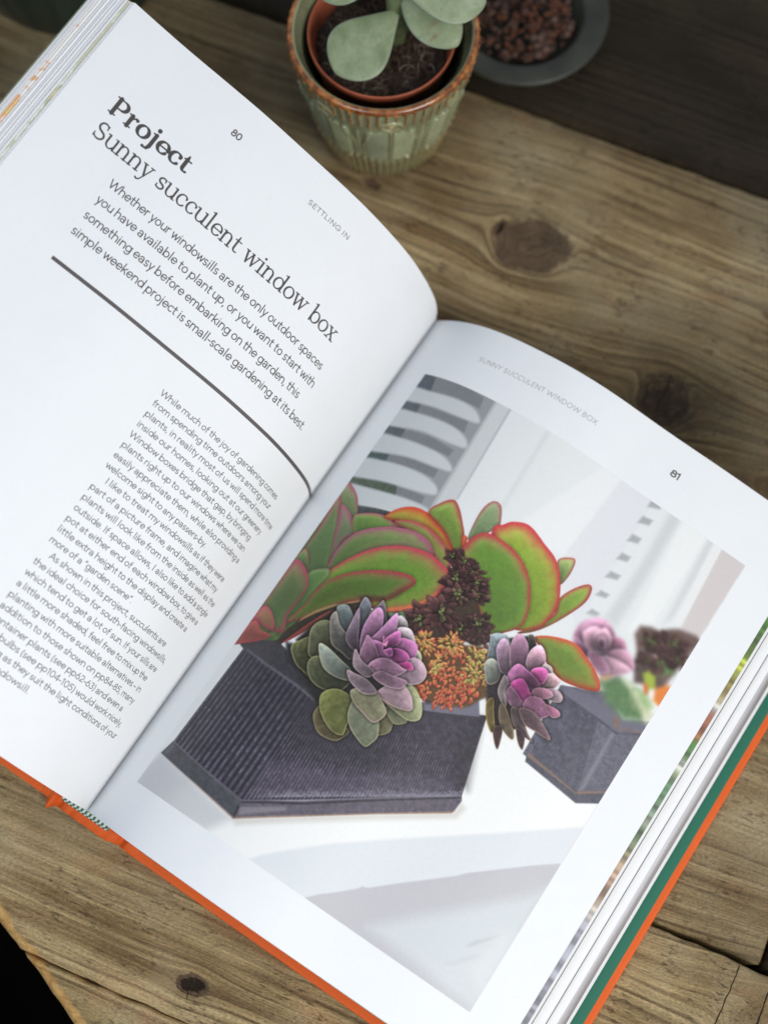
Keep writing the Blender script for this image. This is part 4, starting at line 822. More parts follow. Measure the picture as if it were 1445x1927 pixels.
# ---- letterforms --------------------------------------------------------
def arc(cx, cy, rx, ry, a0, a1, n=None):
    n = n or max(5, int(abs(a1 - a0) / 14)); t = np.radians(np.linspace(a0, a1, n))
    return [(cx + rx * math.cos(q), cy + ry * math.sin(q)) for q in t]
C_ = lambda: arc(.5, .5, .43, .44, 0, 360)
SANS = {
 'a': (.96, [arc(.42, .58, .34, .35, 155, 0) + [(.76, .03)], arc(.42, .27, .34, .235, 20, 340)]),
 'b': (1.1, [[(.1, .03), (.1, 1.5)], arc(.56, .5, .43, .44, 0, 360)]),
 'c': (.86, [arc(.5, .5, .43, .44, 48, 312)]),
 'd': (1.1, [[(.98, .03), (.98, 1.5)], arc(.5, .5, .43, .44, 0, 360)]),
 'e': (1.0, [arc(.5, .5, .43, .44, 0, 318), [(.07, .5), (.93, .5)]]),
 'f': (.56, [[(.22, .03), (.22, 1.2)] + arc(.47, 1.2, .25, .26, 180, 85), [(.02, .93), (.54, .93)]]),
 'g': (1.1, [arc(.5, .5, .43, .44, 0, 360), [(.97, .95), (.97, .0)] + arc(.54, 0, .43, .42, 0, -145)]),
 'h': (1.0, [[(.1, .03), (.1, 1.5)], arc(.49, .56, .39, .38, 180, 0) + [(.88, .03)]]),
 'i': (.36, [[(.14, .03), (.14, .95)], [(.14, 1.28), (.14, 1.30)]]),
 'j': (.36, [[(.16, .95), (.16, -.2)] + arc(-.05, -.2, .21, .24, 0, -85), [(.16, 1.28), (.16, 1.30)]]),
 'k': (.88, [[(.1, .03), (.1, 1.5)], [(.76, .95), (.12, .42)], [(.34, .60), (.82, .03)]]),
 'l': (.36, [[(.14, .03), (.14, 1.5)]]),
 'm': (1.56, [[(.1, .03), (.1, .95)], arc(.44, .6, .34, .34, 180, 0) + [(.78, .03)], arc(1.12, .6, .34, .34, 180, 0) + [(1.46, .03)]]),
 'n': (1.0, [[(.1, .03), (.1, .95)], arc(.49, .56, .39, .38, 180, 0) + [(.88, .03)]]),
 'o': (1.02, [arc(.5, .5, .43, .44, 0, 360)]),
 'p': (1.1, [[(.1, -.48), (.1, .95)], arc(.56, .5, .43, .44, 0, 360)]),
 'q': (1.1, [[(.98, -.48), (.98, .95)], arc(.5, .5, .43, .44, 0, 360)]),
 'r': (.60, [[(.1, .03), (.1, .95)], arc(.44, .58, .34, .36, 180, 75)]),
 's': (.74, [arc(.36, .70, .26, .235, 40, 265) + arc(.36, .255, .29, .215, 85, -150)]),
 't': (.62, [[(.24, 1.28), (.24, .27)] + arc(.46, .27, .22, .21, 180, 285), [(.02, .93), (.56, .93)]]),
 'u': (1.0, [[(.1, .95), (.1, .44)] + arc(.49, .44, .39, .38, 180, 360) + [(.88, .95)], [(.88, .5), (.88, .03)]]),
 'v': (.82, [[(.03, .95), (.41, .05), (.79, .95)]]),
 'w': (1.28, [[(.03, .95), (.34, .05), (.64, .93), (.94, .05), (1.25, .95)]]),
 'x': (.82, [[(.05, .95), (.77, .03)], [(.77, .95), (.05, .03)]]),
 'y': (.84, [[(.04, .95), (.43, .05)], [(.80, .95), (.24, -.46)]]),
 'z': (.8, [[(.08, .93), (.7, .93), (.07, .07), (.73, .07)]]),
 'W': (1.92, [[(.04, 1.4), (.5, .05), (.96, 1.38), (1.42, .05), (1.88, 1.4)]]),
 'I': (.38, [[(.15, .03), (.15, 1.4)]]),
 'A': (1.24, [[(.04, .03), (.62, 1.4), (1.2, .03)], [(.24, .45), (1.0, .45)]]),
 'S': (.98, [arc(.48, 1.03, .35, .34, 40, 265) + arc(.48, .38, .38, .33, 85, -150)]),
 'E': (.92, [[(.82, 1.36), (.14, 1.36), (.14, .06), (.84, .06)], [(.14, .73), (.74, .73)]]),
 'T': (.96, [[(.48, .03), (.48, 1.36)], [(.03, 1.36), (.93, 1.36)]]),
 'L': (.82, [[(.14, 1.4), (.14, .06), (.78, .06)]]),
 'N': (1.24, [[(.14, .03), (.14, 1.4), (1.1, .03), (1.1, 1.4)]]),
 'G': (1.36, [arc(.72, .71, .65, .66, 45, 325) + [(1.26, .30), (1.26, .68), (.8, .68)]]),
 'U': (1.16, [[(.14, 1.4), (.14, .5)] + arc(.58, .5, .44, .45, 180, 360) + [(1.02, 1.4)]]),
 'C': (1.22, [arc(.72, .71, .65, .66, 48, 312)]),
 'Y': (1.1, [[(.04, 1.4), (.55, .65), (1.06, 1.4)], [(.55, .65), (.55, .03)]]),
 'O': (1.46, [arc(.73, .71, .66, .67, 0, 360)]),
 'D': (1.22, [[(.14, .06), (.5, .06)] + arc(.5, .71, .62, .65, -90, 90) + [(.14, 1.36), (.14, .06)]]),
 'B': (1.06, [[(.14, .06), (.14, 1.36), (.5, 1.36)] + arc(.5, 1.05, .34, .31, 90, -90) + [(.14, .74), (.54, .74)] + arc(.54, .4, .38, .34, 90, -90) + [(.14, .06)]]),
 'X': (1.14, [[(.06, .03), (1.08, 1.4)], [(.06, 1.4), (1.08, .03)]]),
 '0': (1.06, [arc(.52, .71, .44, .66, 0, 360)]), '1': (.62, [[(.06, 1.16), (.36, 1.38), (.36, .03)]]),
 '2': (.96, [arc(.46, .98, .38, .38, 160, -20) + [(.08, .07), (.88, .07)]]),
 '3': (.92, [arc(.42, 1.05, .33, .31, 150, -85), arc(.42, .40, .40, .34, 88, -150)]),
 '4': (1.04, [[(.78, .03), (.78, 1.38), (.07, .38), (.98, .38)]]),
 '5': (.96, [[(.82, 1.36), (.22, 1.36), (.16, .78)] + arc(.44, .46, .42, .40, 125, -150)]),
 '6': (1.0, [arc(.5, .45, .42, .40, 0, 360), [(.10, .55), (.62, 1.40)]]),
 '8': (1.0, [arc(.5, 1.05, .32, .31, 0, 360), arc(.5, .40, .40, .35, 0, 360)]),
 ',': (.34, [[(.17, .08), (.08, -.22)]]), '.': (.34, [[(.14, .07), (.14, .09)]]), '-': (.56, [[(.06, .50), (.5, .50)]]),
 '~': (.80, [[(.06, .50), (.72, .50)]]), '(': (.46, [arc(.62, .58, .5, .95, 125, 235)]), ')': (.46, [arc(-.14, .58, .5, .95, 55, -55)]),
 '<': (.62, [[(.12, 1.1), (.22, 1.4)], [(.38, 1.1), (.48, 1.4)]]), '>': (.62, [[(.12, 1.05), (.22, 1.35)], [(.38, 1.05), (.48, 1.35)]]),
 ' ': (.30, [])}

def serif_font(tk, tn):
    """roman with bracketless slab serifs; strokes carry their own half width. tk/tn thick / thin half widths"""
    sh = max(tn * .95, .028)
    def arcr(cx, cy, rx, ry, a0, a1, flare=0):
        n = max(7, int(abs(a1 - a0) / 9)); out = []
        for i in range(n):
            q = math.radians(a0 + (a1 - a0) * i / (n - 1)); w = abs(math.cos(q)) ** 1.3
            out.append((cx + rx * math.cos(q), cy + ry * math.sin(q), tn + (tk - tn) * w))
        return out
    def st(x0, y0, x1, y1, r=tk): return [(x0, y0, r), (x1, y1, r)]
    def sf(x, y, l, r_): return [(x - l, y, sh), (x + r_, y, sh)]
    e = tk + .10 + .02; y0 = sh; x1 = 1 - sh
    G = {}
    G['u'] = (1.16, [st(.2, .95, .2, .42), arcr(.55, .42, .35, .40, 180, 330), st(.93, .95, .93, .06), sf(.2, x1, .2, 0), sf(.93, x1, .2, 0), sf(.93, y0, 0, .2)])
    G['n'] = (1.18, [st(.22, .04, .22, .95), arcr(.56, .60, .34, .36, 165, 10), st(.90, .60, .90, .04), sf(.22, x1, .2, 0), sf(.22, y0, .2, .19), sf(.90, y0, .19, .2)])
    G['y'] = (1.06, [st(.18, .93, .55, .06, tk), [(.90, .93, tn), (.50, -.12, tn), (.38, -.36, tn), (.2, -.44, tn * 1.3), (.08, -.38, tk * .9)], sf(.18, x1, .18, .2), sf(.88, x1, .18, .16)])
    G['s'] = (.84, [[(q[0], q[1], tn + (tk - tn) * .8 * math.sin(math.pi * i / 21) ** .7) for i, q in enumerate(arc(.42, .72, .28, .225, 35, 262, 11) + arc(.42, .26, .31, .21, 82, -150, 11))], [(.66, .93, sh), (.66, .72, sh)], [(.13, .09, sh), (.13, .30, sh)]])
    G['S'] = (1.16, [[(q[0], q[1], tn + (tk - tn) * math.sin(math.pi * i / 25) ** .7) for i, q in enumerate(arc(.56, 1.06, .36, .33, 35, 262, 13) + arc(.56, .38, .42, .32, 82, -155, 13))], [(.88, 1.36, sh), (.88, 1.06, sh)], [(.17, .10, sh), (.17, .40, sh)]])
    G['c'] = (.96, [arcr(.52, .5, .40, .45, 42, 318), [(.82, .80, tk * .9), (.80, .72, tk * .9)]])
    G['e'] = (1.02, [arcr(.52, .5, .41, .45, 0, 322), [(.11, .52, tn), (.92, .52, tn)]])
    G['l'] = (.58, [st(.28, .04, .28, 1.46), sf(.28, 1.46 - sh, .2, 0), sf(.28, y0, .2, .2)])
    G['t'] = (.72, [[(.30, 1.28, tn), (.28, .98, tk), (.28, .30, tk)] + arcr(.52, .30, .24, .24, 180, 300), sf(.30, .95, .24, .34)])
    G['w'] = (1.50, [st(.16, .93, .44, .06), [(.44, .06, tn), (.74, .93, tn)], st(.74, .93, 1.02, .06), [(1.02, .06, tn), (1.32, .93, tn)], sf(.16, x1, .16, .17), sf(.74, x1, .14, .1), sf(1.32, x1, .17, .15)])
    G['i'] = (.58, [st(.28, .04, .28, .95), sf(.28, x1, .2, 0), sf(.28, y0, .2, .2), [(.26, 1.30, tk * 1.25), (.26, 1.31, tk * 1.25)]])
    G['d'] = (1.18, [arcr(.52, .5, .40, .45, 0, 360), st(.93, .06, .93, 1.46), sf(.93, 1.46 - sh, .2, 0), sf(.93, y0, 0, .2)])
    G['o'] = (1.06, [arcr(.53, .5, .42, .45, 0, 360)])
    G['b'] = (1.14, [st(.22, .04, .22, 1.46), sf(.22, 1.46 - sh, .2, 0), arcr(.62, .5, .40, .45, 0, 360)])
    G['x'] = (1.08, [st(.2, .93, .86, .06), [(.86, .93, tn), (.2, .06, tn)], sf(.22, x1, .19, .17), sf(.86, x1, .16, .16), sf(.22, y0, .19, .17), sf(.86, y0, .17, .19)])
    G['P'] = (1.30, [st(.34, .04, .34, 1.38), sf(.34, y0, .26, .26), sf(.34, 1.42 - sh, .26, .2)] + [[(.34, 1.42 - tn, tn), (.72, 1.42 - tn, tn)] + [(.72 + .40 * math.cos(math.radians(q)), 1.0 + .36 * math.sin(math.radians(q)), tn + (tk - tn) * math.cos(math.radians(q))) for q in range(85, -86, -10)] + [(.34, .62, tn)]])
    G['r'] = (.90, [st(.30, .04, .30, .93), sf(.30, x1, .24, 0), sf(.30, y0, .24, .26), [(.36, .62, tn), (.50, .84, tn), (.64, .92, tn * 1.3), (.74, .86, tk * .9)]])
    G['j'] = (.62, [[(.34, .93, tk), (.34, -.10, tk), (.24, -.34, tk * .8), (.06, -.42, tn), (-.06, -.38, tk * .8)], sf(.34, x1, .24, 0), [(.32, 1.34, tk * 1.12), (.32, 1.35, tk * 1.12)]])
    G[' '] = (.56, [])
    return G

PGW, PGH, PP = 193.3, 250.0, 8.6
class Page:
    def __init__(s):
        s.H, s.W = int(PGH * PP), int(PGW * PP)
        s.ink = np.zeros((s.H, s.W), np.float32)
    def seg(s, pts, rs, strength=1.):
        pts = np.array(pts, float); rs = np.array(rs, float); m = rs.max() + .25
        x0, x1 = int((pts[:, 0].min() - m) * PP), int((pts[:, 0].max() + m) * PP) + 2
        y0, y1 = int((PGH - pts[:, 1].max() - m) * PP), int((PGH - pts[:, 1].min() + m) * PP) + 2
        x0, y0 = max(0, x0), max(0, y0); x1, y1 = min(s.W, x1), min(s.H, y1)
        if x1 <= x0 or y1 <= y0: return
        X = ((np.arange(x0, x1) + .5) / PP)[None, :, None]; Y = (PGH - (np.arange(y0, y1) + .5) / PP)[:, None, None]
        p = pts[:-1]; q = pts[1:]; d = q - p; L = (d ** 2).sum(1) + 1e-9
        t = np.clip(((X - p[:, 0]) * d[:, 0] + (Y - p[:, 1]) * d[:, 1]) / L, 0, 1)
        dist = np.sqrt((X - p[:, 0] - t * d[:, 0]) ** 2 + (Y - p[:, 1] - t * d[:, 1]) ** 2) - (rs[:-1] + t * (rs[1:] - rs[:-1]))
        cov = np.clip(.5 - dist.min(-1) * PP, 0, 1) * strength
        sub = s.ink[y0:y1, x0:x1]; np.maximum(sub, cov, out=sub)
    def text(s, txt, x0, x1, base, xh, font, weight=None, strength=1., track=0.):
        adv = sum(font[c][0] + track for c in txt) - track
        sx = (x1 - x0) / adv if x1 else xh
        x = x0
        for c in txt:
            a, strokes = font[c]
            for st in strokes:
                pts = [(x + q[0] * sx, base + q[1] * xh) for q in st]
                rs = [q[2] * (xh + sx) / 2 for q in st] if len(st[0]) == 3 else [weight * xh] * len(st)
                s.seg(pts, rs, strength)
            x += (a + track) * sx

def left_page_image():
    p = Page(); SB = serif_font(.115, .05); SL = serif_font(.082, .050)
    SB2 = serif_font(.150, .060)
    p.text('Project', 16.6, 52.6, 211.0, 5.1, SB2, track=.05)
    p.text('Sunny succulent window box', 17.3, 137.6, 199.8, 5.0, SL)
    IN = ['Whether your windowsills are the only outdoor spaces', 'you have available to plant up, or you want to start with',
          'something easy before embarking on the garden, this', 'simple weekend project is small-scale gardening at its best.']
    for i, (t, e) in enumerate(zip(IN, (140.9, 142.8, 140.0, 151.6))):
        p.text(t, 33.6, e, 188.4 - 7.5 * i, 2.5, SANS, .078, .98, track=.10)
    B = [('While much of the joy of gardening comes', 162.9), ('from spending time outdoors among your', 163.0), ('plants, in reality most of us will spend more time', 172.7),
         ('inside our homes, looking out at our greenery.', 168.6), ('Window boxes bridge that gap, by bringing', 164.3), ('plants right up to our windows where we can', 165.6),
         ('easily appreciate them, while also providing a', 167.2), ('welcome sight to any passers-by.', 146.4), (' I like to treat my windowsills as if they were', 166.2),
         ('part of a picture frame, and imagine what my', 166.5), ('plants will look like from the inside as well as the', 171.2), ('outside. If space allows, I also like to add a single', 171.4),
         ('pot at either end of each window box, to give a', 168.8), ('little extra height to the display and create a', 165.4), ('more of a <garden scene>.', 134.2),
         (' As shown in this project, succulents are', 160.1), ('the ideal choice for south-facing windowsills,', 166.3), ('which tend to get a lot of sun. If your sills are', 164.7),
         ('a little more shaded, feel free to mix up the', 163.0), ('planting with more suitable alternatives ~ in', 164.0), ('addition to those shown on pp84-85, many', 164.8),
         ('container plants (see pp62-63) and even a', 161.8), ('few bulbs (see pp104-105) would work nicely,', 167.0), ('as long as they suit the light conditions of your', 168.7), ('windowsill.', 122.5)]
    for i, (t, e) in enumerate(B):
        x0 = 94.7 if t[0] != ' ' else 98.3
        p.text(t.strip(), 103.2 if t == 'windowsill.' else x0, e, 139.0 - 4.83 * i, 1.78, SANS, .082, .86, track=.10)
    p.text('80', 56.6, 60.9, 234.9, 1.9, SANS, .13, .9, track=.12)
    p.text('SETTLING IN', 95.6, 117.0, 234.6, 1.45, SANS, .085, .8, track=.22)
    return p.ink
def right_page_image():
    p = Page()
    p.text('SUNNY SUCCULENT WINDOW BOX', 40.0, 96.2, 234.6, 1.5, SANS, .070, .55, track=.22)
    p.text('81', 131.6, 136.0, 235.3, 1.9, SANS, .15, .95)
    return p.ink

def page_rgb(ink, seed):
    H, W = ink.shape
    n = fnoise((H, W), 60, seed) * .5 + fnoise((H, W), 7, seed + 1) * .5
    paper = np.array((.885, .892, .900))[None, None] + (n[..., None] - .5) * .010
    k = np.array((.27, .255, .25))[None, None]
    rg = np.random.default_rng(seed); m = ink * (.93 + .07 * rg.random((H, W)))
    out = paper * (1 - m[..., None]) + k * m[..., None]
    for _ in range(26):   # specks in the paper
        y, x = rg.integers(0, H - 2), rg.integers(0, W - 2); out[y:y + 2, x:x + 2] *= .8
    return out

def img_material(name, img, rough=.5, spec=.3, bumpd=.00004):
    s = NT(name); t = s.n('ShaderNodeTexImage'); t.image = img; t.interpolation = 'Cubic'
    s.put(t.inputs[0], s.uv())
    h = s.noise(s.obj(), 900., 3., .6); h2 = s.noise(s.obj(), 22., 2., .5)
    nr = s.bump(s.math('ADD', h, s.math('MULTIPLY', h2, 14.)), .5, bumpd)
    return s.out(t.outputs[0], rough, nr, Specular_IOR_Level=spec, Subsurface_Weight=0.0)

m_left = img_material('printed_paper_left', new_image('left_page_print', page_rgb(left_page_image(), 11)), .55, .25)
m_right = img_material('printed_paper_right', new_image('right_page_print', page_rgb(right_page_image(), 21)), .48, .3)
m_pic = img_material('printed_photo_ink', new_image('picture_print', to_print(paint_picture())), .34, .42)

# ------------------------------------------------------------------ book
book = empty('open_book', (-.11618, .05353, 0), math.atan2(-.55423, .83236))
tag(book, 'open orange hardback gardening book with a text page and a printed succulent photograph', 'book')
BH = .250
PL = np.array([(0.0, 20.0), (0.03, 20.93), (0.08, 22.64), (0.15, 24.85), (0.21, 27.46), (0.22, 30.43), (0.01, 33.7), (-0.44, 37.24), (-1.23, 40.99), (-2.52, 44.86), (-4.14, 48.85), (-6.11, 52.94), (-8.27, 57.17), (-10.82, 61.4), (-13.78, 65.6), (-17.18, 69.71), (-21.15, 73.52), (-25.37, 77.33), (-29.82, 81.14), (-34.55, 84.86), (-39.72, 88.25), (-45.08, 91.62), (-50.73, 94.81), (-56.58, 97.96), (-62.53, 101.21), (-68.59, 104.57), (-74.78, 107.97), (-81.15, 111.34), (-87.87, 114.3), (-94.75, 117.21), (-101.77, 120.12), (-108.93, 123.03), (-116.19, 126.04), (-123.35, 129.55), (-130.56, 133.25), (-137.87, 137.01)]) / 1000.
PR = np.array([(0.0, 20.0), (0.52, 20.78), (1.49, 22.19), (2.79, 23.98), (4.39, 26.04), (6.3, 28.32), (8.51, 30.76), (10.98, 33.33), (13.74, 36.0), (16.91, 38.58), (20.39, 41.13), (24.22, 43.58), (28.45, 45.73), (33.02, 47.64), (37.91, 49.26), (43.07, 50.64), (48.45, 51.87), (54.04, 52.93), (59.83, 53.84), (65.84, 54.34), (72.02, 54.46), (78.36, 54.16), (84.83, 53.52), (91.36, 52.26), (98.01, 50.87), (104.81, 49.49), (111.79, 48.32), (118.93, 47.32), (126.22, 46.38), (133.64, 45.38), (141.17, 44.26), (148.79, 42.94), (156.53, 41.49), (164.41, 40.18), (172.43, 38.94), (180.56, 37.67)]) / 1000.
def resample(P, n, pw=1.0):
    d = np.r_[0, np.cumsum(np.linalg.norm(np.diff(P, axis=0), axis=1))]
    t = np.linspace(0, 1, n) ** pw * d[-1]
    return np.c_[np.interp(t, d, P[:, 0]), np.interp(t, d, P[:, 1])], t
def smoothp(P, k=6):
    P = P.copy()
    for _ in range(k): P[1:-1] = .25 * P[:-2] + .5 * P[1:-1] + .25 * P[2:]
    return P
def flatR(t):   # lowest right leaf, lying on the board
    return np.c_[6e-3 + t / .1934 * (.2005 - 6e-3), .0125 - .0062 * np.clip(t / .06, 0, 1) - .0008 * t / .19]
def flatL(t):   # lowest left leaf, standing out at an angle
    return np.c_[-.006 - t / .1934 * .1480, .0115 + t / .1934 * .1235]
TR_, tR = resample(PR, 70, 1.35); TL_, tL = resample(PL, 70, 1.35)
TR_ = smoothp(TR_, 3); TL_ = smoothp(TL_, 3)
TR_ = TR_ + np.c_[np.linspace(0, 1, 70) ** 3 * .0012, np.zeros(70)]
def leafR(k): return TR_ * (1 - k) + flatR(tR) * k + np.c_[np.zeros(70), np.sin(tR / .19 * math.pi) * .0]
def leafL(k): return TL_ * (1 - k) + flatL(tL) * k

def sheet(name, P, side, mat, parent, v0=0., v1=BH, th=.00012, uv=None, nv=2, s_rng=None, lift=0.):
    """thin closed sheet following profile P (u,z) between v0 and v1; s_rng cuts a part of the arc out"""
    d = np.r_[0, np.cumsum(np.linalg.norm(np.diff(P, axis=0), axis=1))]
    S = d
    if s_rng is not None:
        a, b = s_rng; S = np.linspace(a, b, max(4, int((b - a) / .0025)))
        P = np.c_[np.interp(S, d, P[:, 0]), np.interp(S, d, P[:, 1])]
    T = np.gradient(P, axis=0); T /= np.linalg.norm(T, axis=1)[:, None] + 1e-12
    N = np.c_[-T[:, 1], T[:, 0]] * (1 if side == 'R' else -1)
    P = P + N * lift
    Q = P - N * th
    n = len(P); vs = np.linspace(v0, v1, nv)
    ring = np.concatenate([P, Q[::-1]]); m = len(ring)
    V = np.concatenate([np.c_[ring[:, 0], np.full(m, v), ring[:, 1]] for v in vs])
    F = []
    for j in range(nv - 1):
        for i in range(m):
            i2 = (i + 1) % m; F.append((j * m + i, j * m + i2, (j + 1) * m + i2, (j + 1) * m + i))
    for i in range(n - 1):
        F.append((i, m - 1 - i, m - 2 - i, i + 1)); o_ = (nv - 1) * m
        F.append((o_ + i, o_ + i + 1, o_ + m - 2 - i, o_ + m - 1 - i))
    sring = np.r_[S, S[::-1]]
    if uv: U = np.concatenate([uv(sring, np.full(m, v)) for v in vs])
    else: U = np.concatenate([np.c_[sring / .1933, np.full(m, v / BH)] for v in vs])
    o = mesh_obj(name, V, F, mat, parent, True, uvs=U)
    bm = bmesh.new(); bm.from_mesh(o.data); bmesh.ops.recalc_face_normals(bm, faces=bm.faces)
    for ed in bm.edges:
        if len(ed.link_faces) == 2 and ed.calc_face_angle(0) > 1.0: ed.smooth = False
    bm.to_mesh(o.data); bm.free()
    return o

uvL = lambda S, v: np.c_[1 - S / .1933, v / BH]
uvR = lambda S, v: np.c_[S / .1933, v / BH]
left_page = sheet('left_page', TL_, 'L', m_left, book, uv=uvL)
tag(left_page, 'left page with the heading and text about a sunny window box')
right_page = sheet('right_page', TR_, 'R', m_right, book, uv=uvR)
tag(right_page, 'right page carrying the large printed photograph')
x0p, y1p = .0195, .2218
pic = sheet('printed_photograph', TR_, 'R', m_pic, right_page, v0=y1p - .202, v1=y1p, th=.00002, lift=.00004, s_rng=(x0p, x0p + .157),
            uv=lambda S, v: np.c_[(S - x0p) / .157, (v - (y1p - .202)) / .202])
tag(pic, 'printed photograph of succulents in a dark metal window box')
def patch(name, page, P, side, mat, xa, xb, va, vb, uvf, lab=None):
    sr = (xa / 1000, xb / 1000) if side == 'R' else (.1933 - xb / 1000, .1933 - xa / 1000)
    o = sheet(name, P, side, mat, page, v0=va / 1000, v1=vb / 1000, th=.00002, lift=.00004, s_rng=sr, uv=uvf)
    if lab: tag(o, lab)
    return o
patch('heading', left_page, TL_, 'L', m_left, 15, 54, 208.5, 219.5, uvL, 'bold heading that reads Project')
patch('subheading', left_page, TL_, 'L', m_left, 15, 140, 196.6, 208, uvL, 'light heading that reads Sunny succulent window box')
patch('intro_paragraph', left_page, TL_, 'L', m_left, 32, 153, 163.5, 193.2, uvL)
patch('text_column', left_page, TL_, 'L', m_left, 93, 174, 21.0, 142.8, uvL)
patch('page_number', left_page, TL_, 'L', m_left, 55, 63, 234, 239, uvL)
patch('running_title', left_page, TL_, 'L', m_left, 94.5, 118, 233.5, 238, uvL)
patch('page_number', right_page, TR_, 'R', m_right, 130, 138, 234, 239, uvR)
patch('running_title', right_page, TR_, 'R', m_right, 39, 98, 233.5, 238, uvR)
s = NT('rule_ink'); m_ink = s.out(L3(84, 79, 80), .6, s.bump(s.noise(s.obj(), 900., 2.), .3, .00003))
patch('rule_line', left_page, TL_, 'L', m_ink, 34.0, 192.6, 153.6, 155.1, uvL)

# paper for the leaves below, with coloured print bleeding to some edges
def paper_mat(name, col, edge=None, scale=40., grey=0.):
    s = NT(name); u, v, _ = s.sep(s.uv())
    base = (*col, 1)
    if edge:
        n = s.noise(s.comb(s.math('MULTIPLY', u, 20.), s.math('MULTIPLY', v, scale), 0.), 1., 4., .7)
        c = s.ramp(n, edge)
        msk = s.math('GREATER_THAN', u, .955)
        base = s.mix(msk, base, c)
    return s.out(base, .55, s.bump(s.noise(s.obj(), 700., 2.), .3, .00003), Specular_IOR_Level=.25)
white = (.80, .805, .815)
m_paper = paper_mat('plain_paper', white)
m_paper2 = paper_mat('greyish_paper', (.68, .68, .72))
m_edgeA = paper_mat('paper_warm_bleed', white, [(.0, (.8, .8, .8)), (.50, (.78, .76, .74)), (.54, (.72, .42, .26)), (.60, (.72, .52, .22)), (.66, (.80, .8, .8)), (.8, (.35, .10, .16))], 14.)
m_edgeB = paper_mat('paper_olive_bleed', white, [(.0, (.62, .64, .5)), (.45, (.50, .50, .36)), (.52, (.72, .72, .68)), (.6, (.40, .42, .28)), (.7, (.70, .62, .42))], 10.)
s = NT('page_block_edges'); u, v, _ = s.sep(s.uv())
tcn = s.sep(s.obj())[2]
ln = s.noise(s.comb(s.math('MULTIPLY', tcn, 2600.), s.math('MULTIPLY', v, 3.), 0.), 1., 3., .7)
m_block = s.out(s.ramp(ln, [(.35, (.30, .30, .33)), (.5, (.60, .60, .64)), (.62, (.78, .78, .82))]), .6, s.bump(ln, .5, .0002))

def block(name, fa, fb, side, parent):
    A, B = fa, fb
    ring = np.concatenate([A, B[::-1]]); m = len(ring); n = len(A)
    V = np.concatenate([np.c_[ring[:, 0], np.full(m, v), ring[:, 1]] for v in (.0004, BH - .0004)])
    F = [(i, (i + 1) % m, m + (i + 1) % m, m + i) for i in range(m)]
    F += [(i, m - 1 - i, m - 2 - i, i + 1) for i in range(n - 1)] + [(m + i, m + i + 1, m + m - 2 - i, m + m - 1 - i) for i in range(n - 1)]
    U = np.concatenate([np.c_[np.linspace(0, 1, m), np.full(m, v / BH)] for v in (0, BH)])
    o = mesh_obj(name, V, F, m_block, parent, False, uvs=U)
    bm = bmesh.new(); bm.from_mesh(o.data); bmesh.ops.recalc_face_normals(bm, faces=bm.faces); bm.to_mesh(o.data); bm.free()
    return o

# right-hand stack: loose leaves, then the body of the book, then the last leaf on the board
def endshift(P, du, dz=0.):
    t = np.linspace(0, 1, len(P)) ** 3; return P + np.c_[t * du, t * dz]
lR = []
for k, tgt, mat in [(.05, .1842, m_paper), (.115, .1857, m_paper), (.30, .1907, m_paper), (.425, .1943, m_paper), (.52, .1951, m_paper2), (.60, .1958, m_paper), (.69, .1967, m_paper2), (.79, .1976, m_paper), (.88, .1986, m_paper2), (.955, .2004, m_paper)]:
    P = leafR(k); P = endshift(P, tgt - P[-1, 0]); lR.append(P)
    o = sheet('leaf', P, 'R', mat, book, v0=.0001, v1=BH - .0001 - .00003 * len(lR), uv=uvR)
block('page_block', endshift(leafR(.44), .1944 - leafR(.44)[-1, 0]) - [0, .0002], endshift(leafR(.94), .1992 - leafR(.94)[-1, 0]), 'R', book)
# coloured picture that bleeds off the edge of the second leaf: built as a strip of printed colour
STR = [(1149, (96, 160, 62)), (1180, (80, 120, 56)), (1205, (62, 84, 50)), (1235, (120, 150, 70)), (1250, (196, 204, 80)), (1275, (150, 150, 80)), (1300, (120, 104, 62)), (1320, (176, 164, 130)), (1335, (232, 232, 228)), (1350, (160, 108, 90)), (1372, (140, 88, 72)), (1392, (150, 110, 70)), (1405, (90, 150, 76)), (1430, (96, 110, 84)), (1446, (200, 198, 192)), (1460, (120, 130, 100)), (1485, (86, 122, 92)), (1520, (96, 120, 96)), (1550, (150, 156, 140)), (1570, (84, 104, 76)), (1595, (110, 120, 92)), (1618, (150, 136, 110)), (1650, (180, 150, 130)), (1690, (150, 124, 104)), (1715, (200, 190, 176)), (1745, (150, 150, 160)), (1927, (140, 140, 150)), (2000, (150, 150, 155))]
ys = np.array([q[0] for q in STR], float); vs_ = np.interp(ys, [1149, 1200, 1500, 1850, 2000], [.213, .2005, .1265, .045, .008])
nS = 420; vv = np.linspace(.215, .004, nS); cols = np.stack([np.interp(vv[::-1], vs_[::-1], np.array([q[1][c] for q in STR], float)[::-1])[::-1] for c in range(3)], 1)
jit = fnoise((nS, 3), 3.2, 4) ; cols = cols * (.72 + .5 * jit[:, :1])
PA = lR[0]; dA = np.r_[0, np.cumsum(np.linalg.norm(np.diff(PA, axis=0), axis=1))]
sA = np.linspace(dA[-1] - .0030, dA[-1] - .0001, 4); XA = np.interp(sA, dA, PA[:, 0]); ZA = np.interp(sA, dA, PA[:, 1]) + .00006
V = np.array([(x, v, z) for v in vv for x, z in zip(XA, ZA)]); ccol = np.repeat(lin(np.clip(cols, 0, 245)), 4, 0)
F = [(j * 4 + i, j * 4 + i + 1, (j + 1) * 4 + i + 1, (j + 1) * 4 + i) for j in range(nS - 1) for i in range(3)]
s = NT('bleed_print'); m_str = s.out(s.attr('tint').outputs['Color'], .5)
mesh_obj('printed_margin', V, F, m_str, book, True, cols=ccol)
